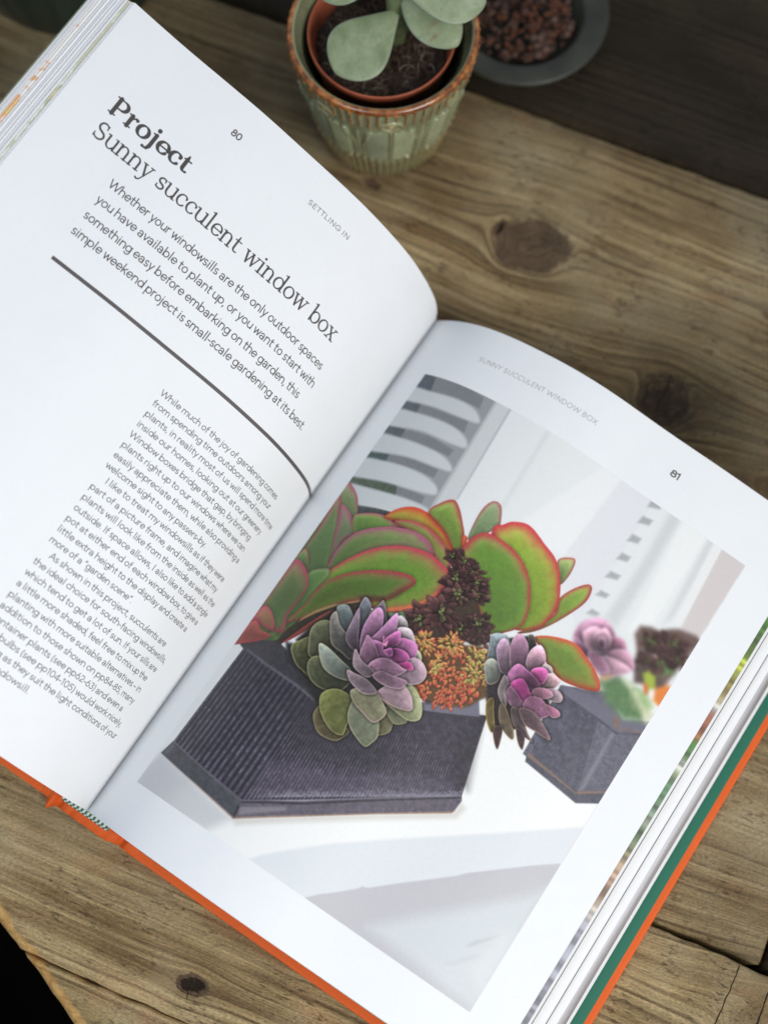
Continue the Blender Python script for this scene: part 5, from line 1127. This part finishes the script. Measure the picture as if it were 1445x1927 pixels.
# thin grey print line along two leaf edges
s = NT('edge_line_ink'); m_el = s.out((.16, .16, .17, 1), .7)
for P in (lR[1], lR[2]):
    L_ = np.linalg.norm(np.diff(P, axis=0), axis=1).sum()
    sheet('printed_edge_line', P, 'R', m_el, book, v0=.0006, v1=BH - .001, th=.00001, lift=.00003, s_rng=(L_ - .00042, L_ - .00002))
# left-hand stack
lL = []
LM = [m_paper, m_paper, m_edgeB, m_paper, m_paper, m_paper2, m_paper, m_paper, m_paper, m_paper2, m_paper, m_paper, m_paper, m_edgeA, m_edgeA, m_paper, m_paper, m_paper2, m_paper, m_paper]
OUT = [.0005, .0010, .0022, .0030, .0034, .0043, .0052, .0056, .0064, .0071, .0082, .0086, .0092, .0104, .0112, .0118, .0124, .0130, .0136, .0141]
for i, (out, mat) in enumerate(zip(OUT, LM)):
    k = (i + 1) / 20.
    P = leafL(k); n0 = P[-1] - P[-2]; n0 /= np.linalg.norm(n0)
    tgt = TL_[-1] + np.array([-.905, .42]) * out * 1.02 + np.array([-.42, -.905]) * k * .0085
    P = endshift(P, *(tgt - P[-1])); lL.append(P)
    sheet('leaf', P, 'L', mat, book, v0=.0001, v1=BH - .0001 - .00005 * i, uv=uvR)
s = NT('olive_leaf_edge'); m_ol = s.out(L3(120, 135, 110), .6)
P = lL[-1]; L_ = np.linalg.norm(np.diff(P, axis=0), axis=1).sum()
sheet('printed_edge_line', P, 'L', m_ol, book, v0=.0006, v1=BH - .001, th=.00001, lift=.00003, s_rng=(L_ - .0006, L_ - .00002))

# cover
s = NT('orange_cover_cloth')
nn = s.math('ADD', s.math('MULTIPLY', s.noise(s.obj(), 1600., 3., .6), .7), s.math('MULTIPLY', s.noise(s.obj(), 70., 4., .6), .3))
m_or = s.out(s.mix(s.maprange(nn, .3, .7), (.62, .090, .010, 1), (.72, .120, .016, 1)), .62, s.bump(nn, .35, .00012), Specular_IOR_Level=.3)
s = NT('green_endpaper'); m_gr = s.out((.022, .150, .095, 1), .5, s.bump(s.noise(s.obj(), 1100., 2.), .25, .00006), Specular_IOR_Level=.3)
bR = box('front_board', (.0185, -.0052, .0003), (.2082, BH + .0052, .0033), m_or, book, .0010, 3)
bL = box('back_board', (-.2082, -.0052, .0003), (-.0185, BH + .0052, .0033), m_or, book, .0010, 3)
box('endpaper', (.0200, -.0016, .0034), (.2052, BH + .0016, .00352), m_gr, bR, 0)
box('endpaper', (-.2052, -.0016, .0034), (-.0200, BH + .0016, .00352), m_gr, bL, 0)
# spine cloth with hinge grooves
us = np.linspace(-.0235, .0235, 95); nvs = 60; vsn = np.linspace(-.0062, BH + .0062, nvs)
V = []; 
for u_ in us:
    for v_ in vsn:
        au = abs(u_)
        z = .0036 + .0009 * math.cos(u_ / .0115 * math.pi / 2) ** 2 * (au < .0115)
        z -= .0024 * math.exp(-((au - .0150) / .0018) ** 2)
        z += .0002 * mn.noise(Vector((u_ * 900, v_ * 300, 0)))
        vv_ = v_
        end = math.exp(-(min(v_ + .0062, BH + .0062 - v_) / .004) ** 2)
        z += end * (.0010 * math.exp(-((u_ + .0185) / .0014) ** 2) + .0008 * mn.noise(Vector((u_ * 420, v_ * 200, 5))))
        if v_ < .004:
            vv_ -= .0026 * math.exp(-((u_ + .0178) / .0013) ** 2) * end
            vv_ += .0012 * (math.exp(-((au - .0125) / .0016) ** 2) if u_ > 0 else 0) * end
            vv_ += (.0011 if au > .0195 else 0) * end + (.0012 * end if u_ > .0135 and au <= .0195 else 0)
        V.append((u_, vv_, z))
F = grid_faces(len(us), nvs)
sp = mesh_obj('spine_cover', V, F, m_or, book, True)
sm_ = sp.modifiers.new('solid', 'SOLIDIFY'); sm_.thickness = .0011; sm_.offset = -1
# spine underside core so the block rests on something
s = NT('spine_lining'); m_sl = s.out((.62, .62, .60, 1), .8)
box('spine_lining', (-.0105, .0016, .0049), (.0085, BH - .0016, .0118), m_sl, book, .0012)
# headbands, woven green and white
s = NT('green_thread'); m_gt = s.out((.020, .115, .055, 1), .7, s.bump(s.noise(s.obj(), 3000., 2.), .4, .0001))
s = NT('white_thread'); m_wt = s.out((.62, .66, .60, 1), .7, s.bump(s.noise(s.obj(), 3000., 2.), .4, .0001))
for ve, sg in ((-.0001, -1), (BH + .0001, 1)):
    hb = empty('headband'); hb.parent = book
    N1, N2 = 22, 5; u0, u1 = -.0122, .0096
    for col_i, mt in ((0, m_gt), (1, m_wt)):
        V = []; F = []
        for i in range(N1):
            for j in range(N2):
                if (i + j) % 2 != col_i: continue
                c0 = u0 + (u1 - u0) * (i + .5) / N1; ang = R(-75 + 200 * (j + .5) / N2)
                cz = .0125 + .0010 * math.cos((c0 + .001) / .011 * 1.2); rr = .0024
                ctr = Vector((c0, ve + sg * rr * math.cos(ang) * .9 - sg * .0, cz + rr * math.sin(ang)))
                b = len(V); hw = (u1 - u0) / N1 * .56; hh = rr * R(200) / N2 * .58
                tn_ = Vector((0, -sg * math.sin(ang), math.cos(ang))); nm_ = Vector((0, sg * math.cos(ang), math.sin(ang)))
                for (sx_, sy_, k_) in ((-1, -1, 0), (1, -1, 0), (1, 1, 0), (-1, 1, 0), (-.45, -.45, 1), (.45, -.45, 1), (.45, .45, 1), (-.45, .45, 1)):
                    p = ctr + Vector((sx_ * hw + sy_ * hw * .35, 0, 0)) + tn_ * (sy_ * hh) + nm_ * (.00028 * k_); V.append(tuple(p))
                F += [(b, b + 1, b + 5, b + 4), (b + 1, b + 2, b + 6, b + 5), (b + 2, b + 3, b + 7, b + 6), (b + 3, b, b + 4, b + 7), (b + 4, b + 5, b + 6, b + 7)]
        o = mesh_obj('stitching', V, F, mt, hb, True); o['kind'] = 'stuff'
# ------------------------------------------------------------------ ceramic pot
def lathe(name, prof, mat, parent, n=96, wave=None, uv=True, disp=None, cols=None):
    prof = np.array(prof, float); m = len(prof)
    th = np.arange(n) / n * 2 * np.pi
    V = np.empty((n, m, 3))
    for i, a in enumerate(th):
        r = prof[:, 0]; V[i, :, 0] = r * math.cos(a); V[i, :, 1] = r * math.sin(a); V[i, :, 2] = prof[:, 1]
    C = None
    if disp is not None:
        D, C = disp(th, prof)
        V[..., 0] += D * np.cos(th)[:, None]; V[..., 1] += D * np.sin(th)[:, None]
        C = C.reshape(-1, 3)
    return mesh_obj(name, V.reshape(-1, 3), grid_faces(n, m, True), mat, parent, True, cols=C)

POT = Vector((-.0003, .3690, 0))
pot = empty('ceramic_pot', POT)
tag(pot, 'sage green glazed ceramic pot with amber rim and embossed ribs, behind the book', 'plant pot')
HP, RT, RB = .0755, .0402, .0262
NZ = 300
outer = [(RB * (.02 + .98 * q), .0) for q in np.linspace(0, 1, 4)[:-1]] + [(RB, .0006)]
zz = np.linspace(.002, HP - .0022, NZ)
outer += [(RB + (RT - RB) * ((z / HP) ** .82), z) for z in zz]
for a in np.linspace(-20, 200, 14): outer.append((RT - .0016 + .0017 * math.cos(R(a)), HP - .0016 + .0017 * math.sin(R(a))))
for z in np.linspace(HP - .006, .010, 14): outer.append((RB + (RT - RB) * ((z / HP) ** .82) - .0046, z))
outer += [(q, .009) for q in np.linspace(RB - .006, .0, 5)]
outer = np.array(outer)
def pot_disp(th, prof):
    z = prof[:, 1][None, :]; n = len(th); m = len(prof)
    TH = th[:, None]; D = np.zeros((n, m)); amb = np.zeros((n, m)); tan_ = np.zeros((n, m))
    is_out = np.zeros(m, bool); is_out[4:4 + NZ] = True; O = is_out[None, :]
    zn = z / HP
    ph = (TH + math.pi / 2 - R(5)) % (2 * math.pi)          # 0 at the motif facing the camera
    rib = (ph * 64 / (2 * math.pi)) % 1.0
    ribp = np.exp(-((rib - .5) / .17) ** 2)
    ridx = np.floor(ph * 64 / (2 * math.pi))
    mot = (ph * 8 / (2 * math.pi) + .5) % 1.0 - .5           # -.5..+.5 inside one motif
    # low ribs with rounded tops, lifted towards the motif edges
    topz = .335 - .05 * np.cos(mot * 2 * np.pi)
    low = ribp * np.clip((topz - zn) / .02, 0, 1) * np.clip((zn - .015) / .03, 0, 1)
    # ribs under the rim, length varying
    lenv = .055 + .11 * np.clip(np.abs(mot) * 4, 0, 1) + .02 * np.sin(ridx * 12.9)
    up = ribp * np.clip((zn - (.97 - lenv)) / .02, 0, 1)
    # ring motif
    x = mot * (2 * math.pi / 8) * .037 * 1.0; y = (zn - .825) * HP * 1.15
    rr = np.hypot(x, y * 1.0)
    ringm = np.exp(-((rr - .0042) / .0007) ** 2) + 1.1 * np.exp(-(rr / .0018) ** 2)
    # leaf: centre vein and slanting side veins
    body = ((zn > .33) & (zn < .74))
    vein = np.exp(-(x / .0005) ** 2) * body
    ax = np.abs(x)
    sv = np.exp(-((((y + .034 + ax * .75) / .0031) % 1.0 - .5) / .22) ** 2) * body * (ax > .0014) * (ax < .0108)
    edge_ = np.exp(-((ax - .0125 + .004 * np.clip((zn - .55) / .2, 0, 1)) / .0008) ** 2) * body
    dots = np.exp(-((ax - .0146) / .0007) ** 2) * np.exp(-((((y + .03) / .0036) % 1 - .5) / .25) ** 2) * body
    rel = np.clip(low + up, 0, 1) + ringm * (rr < .0075) + .7 * vein + .95 * sv + .6 * edge_ + .8 * dots
    D = .00105 * rel * O
    tan_ = np.clip(.75 * low + .35 * (ringm * (rr < .0075)) + .6 * np.exp(-(rr / .0018) ** 2) + .20 * vein + .12 * sv + .2 * dots, 0, 1) * O
    hi = np.clip((zn - .945) / .02, 0, 1) * np.ones_like(TH)
    drip = np.clip((zn - (.978 - .030 * np.abs(np.sin(ridx * 5.1)) - .012 * np.sin(ph * 9))) / .012, 0, 1)
    amb = np.clip(np.maximum(drip, .85 * up * np.clip(1.1 - .4 * np.sin(ridx * 3.7), .5, 1)), 0, 1) * O
    rim = np.zeros(m); rim[4 + NZ:4 + NZ + 8] = 1.; rim[4 + NZ + 7:4 + NZ + 14] = (.6, .45, .3, .1, 0, 0, 0)
    amb = np.maximum(amb, rim[None, :])
    return D, np.stack([amb, tan_, np.clip(rel, 0, 1)], -1)
s = NT('celadon_glaze')
sp_ = s.n('ShaderNodeSeparateColor'); s.put(sp_.inputs[0], s.attr('tint').outputs['Color'])
amb, tn_s, rl_ = sp_.outputs[0], sp_.outputs[1], sp_.outputs[2]
o_ = s.obj()
nA = s.noise(o_, 60., 4., .6); nB = s.noise(o_, 260., 4., .6); nC = s.noise(o_, 900., 2.)
gl = s.ramp(nA, [(.3, (.140, .160, .090)), (.7, (.215, .240, .145))])
gl = s.mix(s.maprange(nB, .55, .75, 0., .45), gl, (.25, .23, .14, 1))
gl = s.mix(s.maprange(nC, .66, .74, 0., .6), gl, (.10, .07, .03, 1))
tanc = s.ramp(nB, [(.3, (.23, .145, .055)), (.7, (.40, .29, .14))])
gl = s.mix(s.math('MULTIPLY', tn_s, 1.1, None, True), gl, tanc)
am = s.ramp(nB, [(.25, (.05, .016, .006)), (.45, (.15, .045, .009)), (.6, (.27, .095, .018)), (.8, (.42, .22, .08))])
am_f = s.maprange(s.math('ADD', amb, s.math('MULTIPLY', s.math('SUBTRACT', nA, .5), .5)), .35, .6)
gl = s.mix(am_f, gl, am)
m_gl = s.out(s.mix(1., gl, (1.45, 1.45, 1.40, 1), 'MULTIPLY'), s.maprange(nB, .3, .7, .20, .38), s.bump(s.math('ADD', nB, s.math('MULTIPLY', nA, 2.)), .35, .0005), Coat_Weight=.8, Coat_Roughness=.05)
pot_body = lathe('pot_body', outer, m_gl, pot, n=1280, disp=pot_disp)
# black shade between the pots comes from real depth only
# ------------------------------------------------------------------ nursery pot, soil, succulent
NP = POT + Vector((-.0006, .0022, .0095))
nur = empty('nursery_pot', NP)
tag(nur, 'thin terracotta-red plastic nursery pot set inside the green ceramic pot', 'plant pot')
s = NT('terracotta_plastic'); n1 = s.noise(s.obj(), 140., 3.)
m_tc = s.out(s.mix(s.maprange(n1, .3, .7), (.30, .075, .036, 1), (.40, .105, .052, 1)), .42, s.bump(n1, .2, .0003), Specular_IOR_Level=.4)
NR, NHt = .0310, .0600
pr = [(0.001, 0), (.021, 0), (.0215, .001), (NR - .0012, NHt - .005), (NR - .0002, NHt - .0045)]
pr += [(NR + .0005 * math.cos(R(a)), NHt + .0006 * math.sin(R(a))) for a in (-30, 30, 90, 150)] + [(NR - .0016, NHt - .0045), (NR - .0019, NHt - .0055), (.0205, .0015), (.001, .001)]
pr = [(r, z) for r, z in pr]
lathe('pot_wall', pr, m_tc, nur, n=128)
# soil
s = NT('dark_peat'); n1 = s.noise(s.obj(), 500., 4., .7); n2 = s.noise(s.obj(), 1800., 3., .7)
m_so = s.out(s.ramp(n1, [(.3, (.010, .006, .004)), (.55, (.042, .026, .018)), (.75, (.10, .066, .045))]), .95, s.bump(n2, 1., .0012))
ns = 90; V = []; SZ = .0490
for i in range(ns):
    for j in range(40):
        a = i / ns * 2 * math.pi; r = (NR - .0032) * j / 39
        x, y = r * math.cos(a), r * math.sin(a)
        V.append((x, y, SZ + .0035 * mn.noise(Vector((x * 90, y * 90, 1))) + .0022 * mn.noise(Vector((x * 300, y * 300, 3))) + .0012 * mn.noise(Vector((x * 900, y * 900, 3)))))
V = np.array(V)
soil = mesh_obj('potting_soil', V, grid_faces(ns, 40, True), m_so, None, True)
soil.location = NP
tag(soil, 'dark brown potting soil around the succulent', 'soil', kind='stuff')
# fibres
s = NT('coir_fibre'); oi = s.n('ShaderNodeNewGeometry').outputs['Random Per Island']
m_fb = s.out(s.ramp(oi, [(0., (.03, .018, .012)), (.6, (.11, .066, .040)), (.9, (.20, .135, .085)), (1., (.40, .34, .27))]), .8)
V = []; F = []
def tube(pts, r0, r1, k=4):
    b = len(V); n = len(pts)
    for i, p in enumerate(pts):
        p = Vector(p); q = Vector(pts[min(i + 1, n - 1)]) - Vector(pts[max(i - 1, 0)]); q.normalize()
        u_ = q.orthogonal().normalized(); w_ = q.cross(u_); r = r0 + (r1 - r0) * i / (n - 1)
        for j in range(k):
            a = 2 * math.pi * j / k; V.append(tuple(p + u_ * (r * math.cos(a)) + w_ * (r * math.sin(a))))
    for i in range(n - 1):
        for j in range(k):
            F.append((b + i * k + j, b + i * k + (j + 1) % k, b + (i + 1) * k + (j + 1) % k, b + (i + 1) * k + j))
for _ in range(1500):
    a = random.random() * 2 * math.pi; r = (NR - .005) * math.sqrt(random.random())
    x, y = r * math.cos(a), r * math.sin(a); z = SZ + random.uniform(-.001, .0028)
    d = random.random() * 2 * math.pi; L = random.uniform(.002, .008); bend = random.uniform(-1.4, 1.4); pts = []
    for i in range(5):
        t = i / 4; pts.append((x, y, z + .0022 * math.sin(t * math.pi) * random.uniform(.2, 1)))
        x += L / 4 * math.cos(d + bend * t); y += L / 4 * math.sin(d + bend * t)
        q = math.hypot(x, y)
        if q > NR - .0035: x *= (NR - .0035) / q; y *= (NR - .0035) / q
    tube(pts, random.uniform(.00006, .00018), .00005)
fib = mesh_obj('coir_fibres', V, F, m_fb, None, True); fib.location = NP
tag(fib, 'tangle of thin brown coir fibres on the potting soil', 'fibre', kind='stuff')

# succulent
SB_ = Vector((.0044, .3770, NP.z + SZ - .004))
suc = empty('succulent', SB_)
tag(suc, 'grey-green succulent with thick paddle leaves growing in the terracotta-red pot', 'succulent')
s = NT('waxy_leaf')
o_ = s.obj(); n1 = s.noise(o_, 55., 4., .6); n2 = s.noise(o_, 400., 3., .6); n3 = s.noise(o_, 120., 3., .6, 1.5)
tv = s.n('ShaderNodeSeparateColor'); s.put(tv.inputs[0], s.attr('tint').outputs['Color'])
base = s.ramp(n1, [(.3, (.150, .200, .095)), (.55, (.245, .300, .170)), (.75, (.34, .39, .26))])
base = s.mix(s.maprange(n3, .50, .80, 0., .35), base, (.38, .42, .31, 1))
base = s.mix(s.math('MULTIPLY', tv.outputs[0], .75), base, (.40, .46, .37, 1))
base = s.mix(s.math('MULTIPLY', tv.outputs[1], 1.), base, (.16, .06, .035, 1))
base = s.mix(s.maprange(n2, .66, .72, 0., .45), base, (.10, .12, .06, 1))
base = s.mix(s.maprange(s.noise(o_, 230., 4., .7, 2.), .58, .70, 0., .30), base, (.46, .50, .42, 1))
m_lf = s.out(base, s.maprange(n3, .4, .6, .40, .62), s.bump(s.math('ADD', n2, s.math('MULTIPLY', n1, 3.)), .25, .0006), Specular_IOR_Level=.4, Subsurface_Weight=.12, Subsurface_Scale=.004)
s = NT('succulent_stem'); n1 = s.noise(s.obj(), 200., 3.)
m_st = s.out(s.ramp(n1, [(.3, (.09, .12, .05)), (.7, (.17, .21, .10))]), .55, s.bump(n1, .4, .0006))
V = []; F = []
tube([(0, 0, 0), (.0008, -.0015, .012), (.0010, -.0020, .024), (.0002, .0008, .040), (-.001, .003, .056)], .0048, .0040, 14)
mesh_obj('stem', V, F, m_st, suc)

def paddle(base_w, tip_w, width, thick, normal, droop=0., cup=.12, scars=(), pw=1.55, twist=0.):
    """obovate fleshy leaf between two world points"""
    B0 = Vector(base_w); T0 = Vector(tip_w); ax = (T0 - B0); Ln = ax.length; ax.normalize()
    nrm = Vector(normal); nrm = (nrm - ax * nrm.dot(ax)).normalized(); sd = ax.cross(nrm)
    nu, nv = 40, 36; Vv = []; C = []
    for i in range(nu):
        t = i / (nu - 1); tt = .5 - .5 * math.cos(t * math.pi)
        w = width * .5 * (math.sin(math.pi * (min(tt, .9999) ** pw)) ** .62 * .96 + .14 * (1 - tt) ** 2) * (1 if tt < .999 else 0)
        w = max(w, 1e-5); th = thick * .5 * (.45 + .55 * math.sin(math.pi * tt) ** .6) * (1 - .25 * tt) * min(1, w / (width * .18))
        cen = B0 + ax * (Ln * tt) + nrm * (-droop * tt * tt + droop * .25 * tt)
        for j in range(nv):
            a = 2 * math.pi * j / nv; ca, sa = math.cos(a), math.sin(a)
            x = w * math.copysign(abs(ca) ** .85, ca); z = th * math.copysign(abs(sa) ** .9, sa) + cup * (x * x) / (width * .5 + 1e-6) * 1.0
            z += .0003 * mn.noise(Vector((x * 150, tt * 5, j * .05)))
            Vv.append(cen + sd * x + nrm * z - B0)
            rimv = max(0, (abs(ca) - .86) / .14)
            sc_ = 0
            for (su, sw, lu, lw) in scars:
                sc_ = max(sc_, math.exp(-((tt - su) / lu) ** 2 - ((x / width - sw) / lw) ** 2) * (sa > 0))
            C.append((rimv * .6, sc_, 0))
    o = mesh_obj('leaf', [tuple(v) for v in Vv] + [tuple(Vector((0, 0, 0)))] + [tuple(T0 - B0 + nrm * (-droop * .75))],
                 [f for f in grid_faces(nu, nv).tolist()] + [(i * nv + nv - 1, (i + 1) * nv + nv - 1, (i + 1) * nv, i * nv) for i in range(nu - 1)] + [((nu - 1) * nv + (j + 1) % nv, (nu - 1) * nv + j, nu * nv + 1, nu * nv + 1)[:3] + (nu * nv + 1,) for j in range(0)],
                 m_lf, suc, True, cols=np.array(C + [(0, 0, 0), (0, 0, 0)]))
    o.location = B0 - SB_
    return o
paddle((.0050, .3715, .0830), (-.0195, .3460, .0800), .0275, .0050, (-.15, -.35, 1), droop=.004, cup=.10, pw=1.7)
paddle((.0080, .3800, .0880), (.0300, .3555, .0850), .0215, .0060, (.15, -.45, 1), droop=.003, cup=.08, pw=1.25, scars=((.62, .05, .02, .22), (.74, .25, .015, .10)))
paddle((.0090, .3700, .1010), (.0410, .3655, .1000), .0240, .0055, (.1, -.3, 1), droop=.003, cup=.10, pw=1.4)
paddle((.0000, .3820, .0990), (-.0290, .3745, .0950), .0200, .0055, (-.1, -.6, 1), droop=.005, cup=.10, pw=1.4)
paddle((.0020, .3790, .1060), (-.0050, .4060, .1180), .0240, .0055, (0, -.6, 1), droop=.003)
paddle((.0040, .3800, .1090), (.0300, .3980, .1220), .0230, .0055, (.3, -.5, 1), droop=.003)

# ------------------------------------------------------------------ blurred things at the back
s = NT('stone_grey_glaze'); n1 = s.noise(s.obj(), 70., 4.)
m_sg = s.out(s.ramp(n1, [(.3, (.024, .025, .018)), (.7, (.048, .049, .036))]), .45, s.bump(n1, .3, .0008))
dish = empty('stoneware_bowl', (.0640, .4190, 0))
tag(dish, 'low grey-green stoneware bowl with a broad flat rim behind the ceramic pot', 'bowl')
pr = [(0.001, .0), (.026, .0), (.030, .002), (.0375, .014), (.0400, .0165), (.0405, .0180), (.0395, .0190), (.0300, .0172), (.0285, .0160), (.0270, .010), (.022, .0050), (.001, .0045)]
lathe('bowl_body', pr, m_sg, dish, n=96)
s = NT('rusty_pebbles'); oi = s.n('ShaderNodeNewGeometry').outputs['Random Per Island']
n1 = s.noise(s.obj(), 200., 3.)
m_pb = s.out(s.mix(s.math('MULTIPLY', n1, .6), s.ramp(oi, [(0., (.03, .012, .006)), (.35, (.13, .035, .010)), (.6, (.06, .03, .022)), (.85, (.15, .09, .07)), (1., (.02, .014, .01))]), (.07, .03, .015, 1)), .8)
bm = bmesh.new()
for i in range(420):
    a = random.random() * 2 * math.pi; r = .0240 * math.sqrt(random.random()); q = random.uniform(.0008, .0026)
    mtx = Matrix.Translation((r * math.cos(a), r * math.sin(a), .0085 + random.random() * .0065 * (1 - r / .03) + .002)) @ Matrix.Rotation(random.random() * 6, 4, 'Z') @ Matrix.Diagonal((q, q * random.uniform(.6, 1), q * random.uniform(.5, .8), 1))
    bmesh.ops.create_icosphere(bm, subdivisions=1, radius=1, matrix=mtx)
me = bpy.data.meshes.new('pebbles'); bm.to_mesh(me); bm.free(); me.materials.append(m_pb)
for p in me.polygons: p.use_smooth = True
peb = link(bpy.data.objects.new('pebbles', me)); peb.location = (.0640, .4190, 0)
tag(peb, 'rusty red and brown pebbles heaped in the grey-green bowl', 'pebbles', kind='stuff')

s = NT('dark_teal_glaze'); n1 = s.noise(s.obj(), 50., 3.)
m_tg = s.out(s.ramp(n1, [(.3, (.008, .030, .028)), (.7, (.016, .055, .048))]), .35, s.bump(n1, .2, .0008))
tp = empty('ribbed_pot', (-.150, .462, 0))
tag(tp, 'dark teal ribbed pot in shade at the back, beyond the top of the left page', 'plant pot')
pr = [(0.001, 0), (.044, 0), (.046, .002), (.058, .066), (.060, .070), (.0615, .073), (.060, .0745), (.0575, .073), (.0555, .066), (.043, .006), (.001, .005)]
def ribd(th, prof):
    z = prof[:, 1][None, :]; r = prof[:, 0][None, :]
    D = .0016 * np.abs(np.sin(th[:, None] * 14)) * (z > .004) * (z < .068) * (r > .045)
    return D, np.ones((len(th), len(prof), 3))
lathe('pot_body', np.array([(r, z) for r, z in pr]), m_tg, tp, n=360, disp=ribd)
box('soil_fill', (-.030, -.030, .052), (.030, .030, .060), m_so, tp, .006, 3)
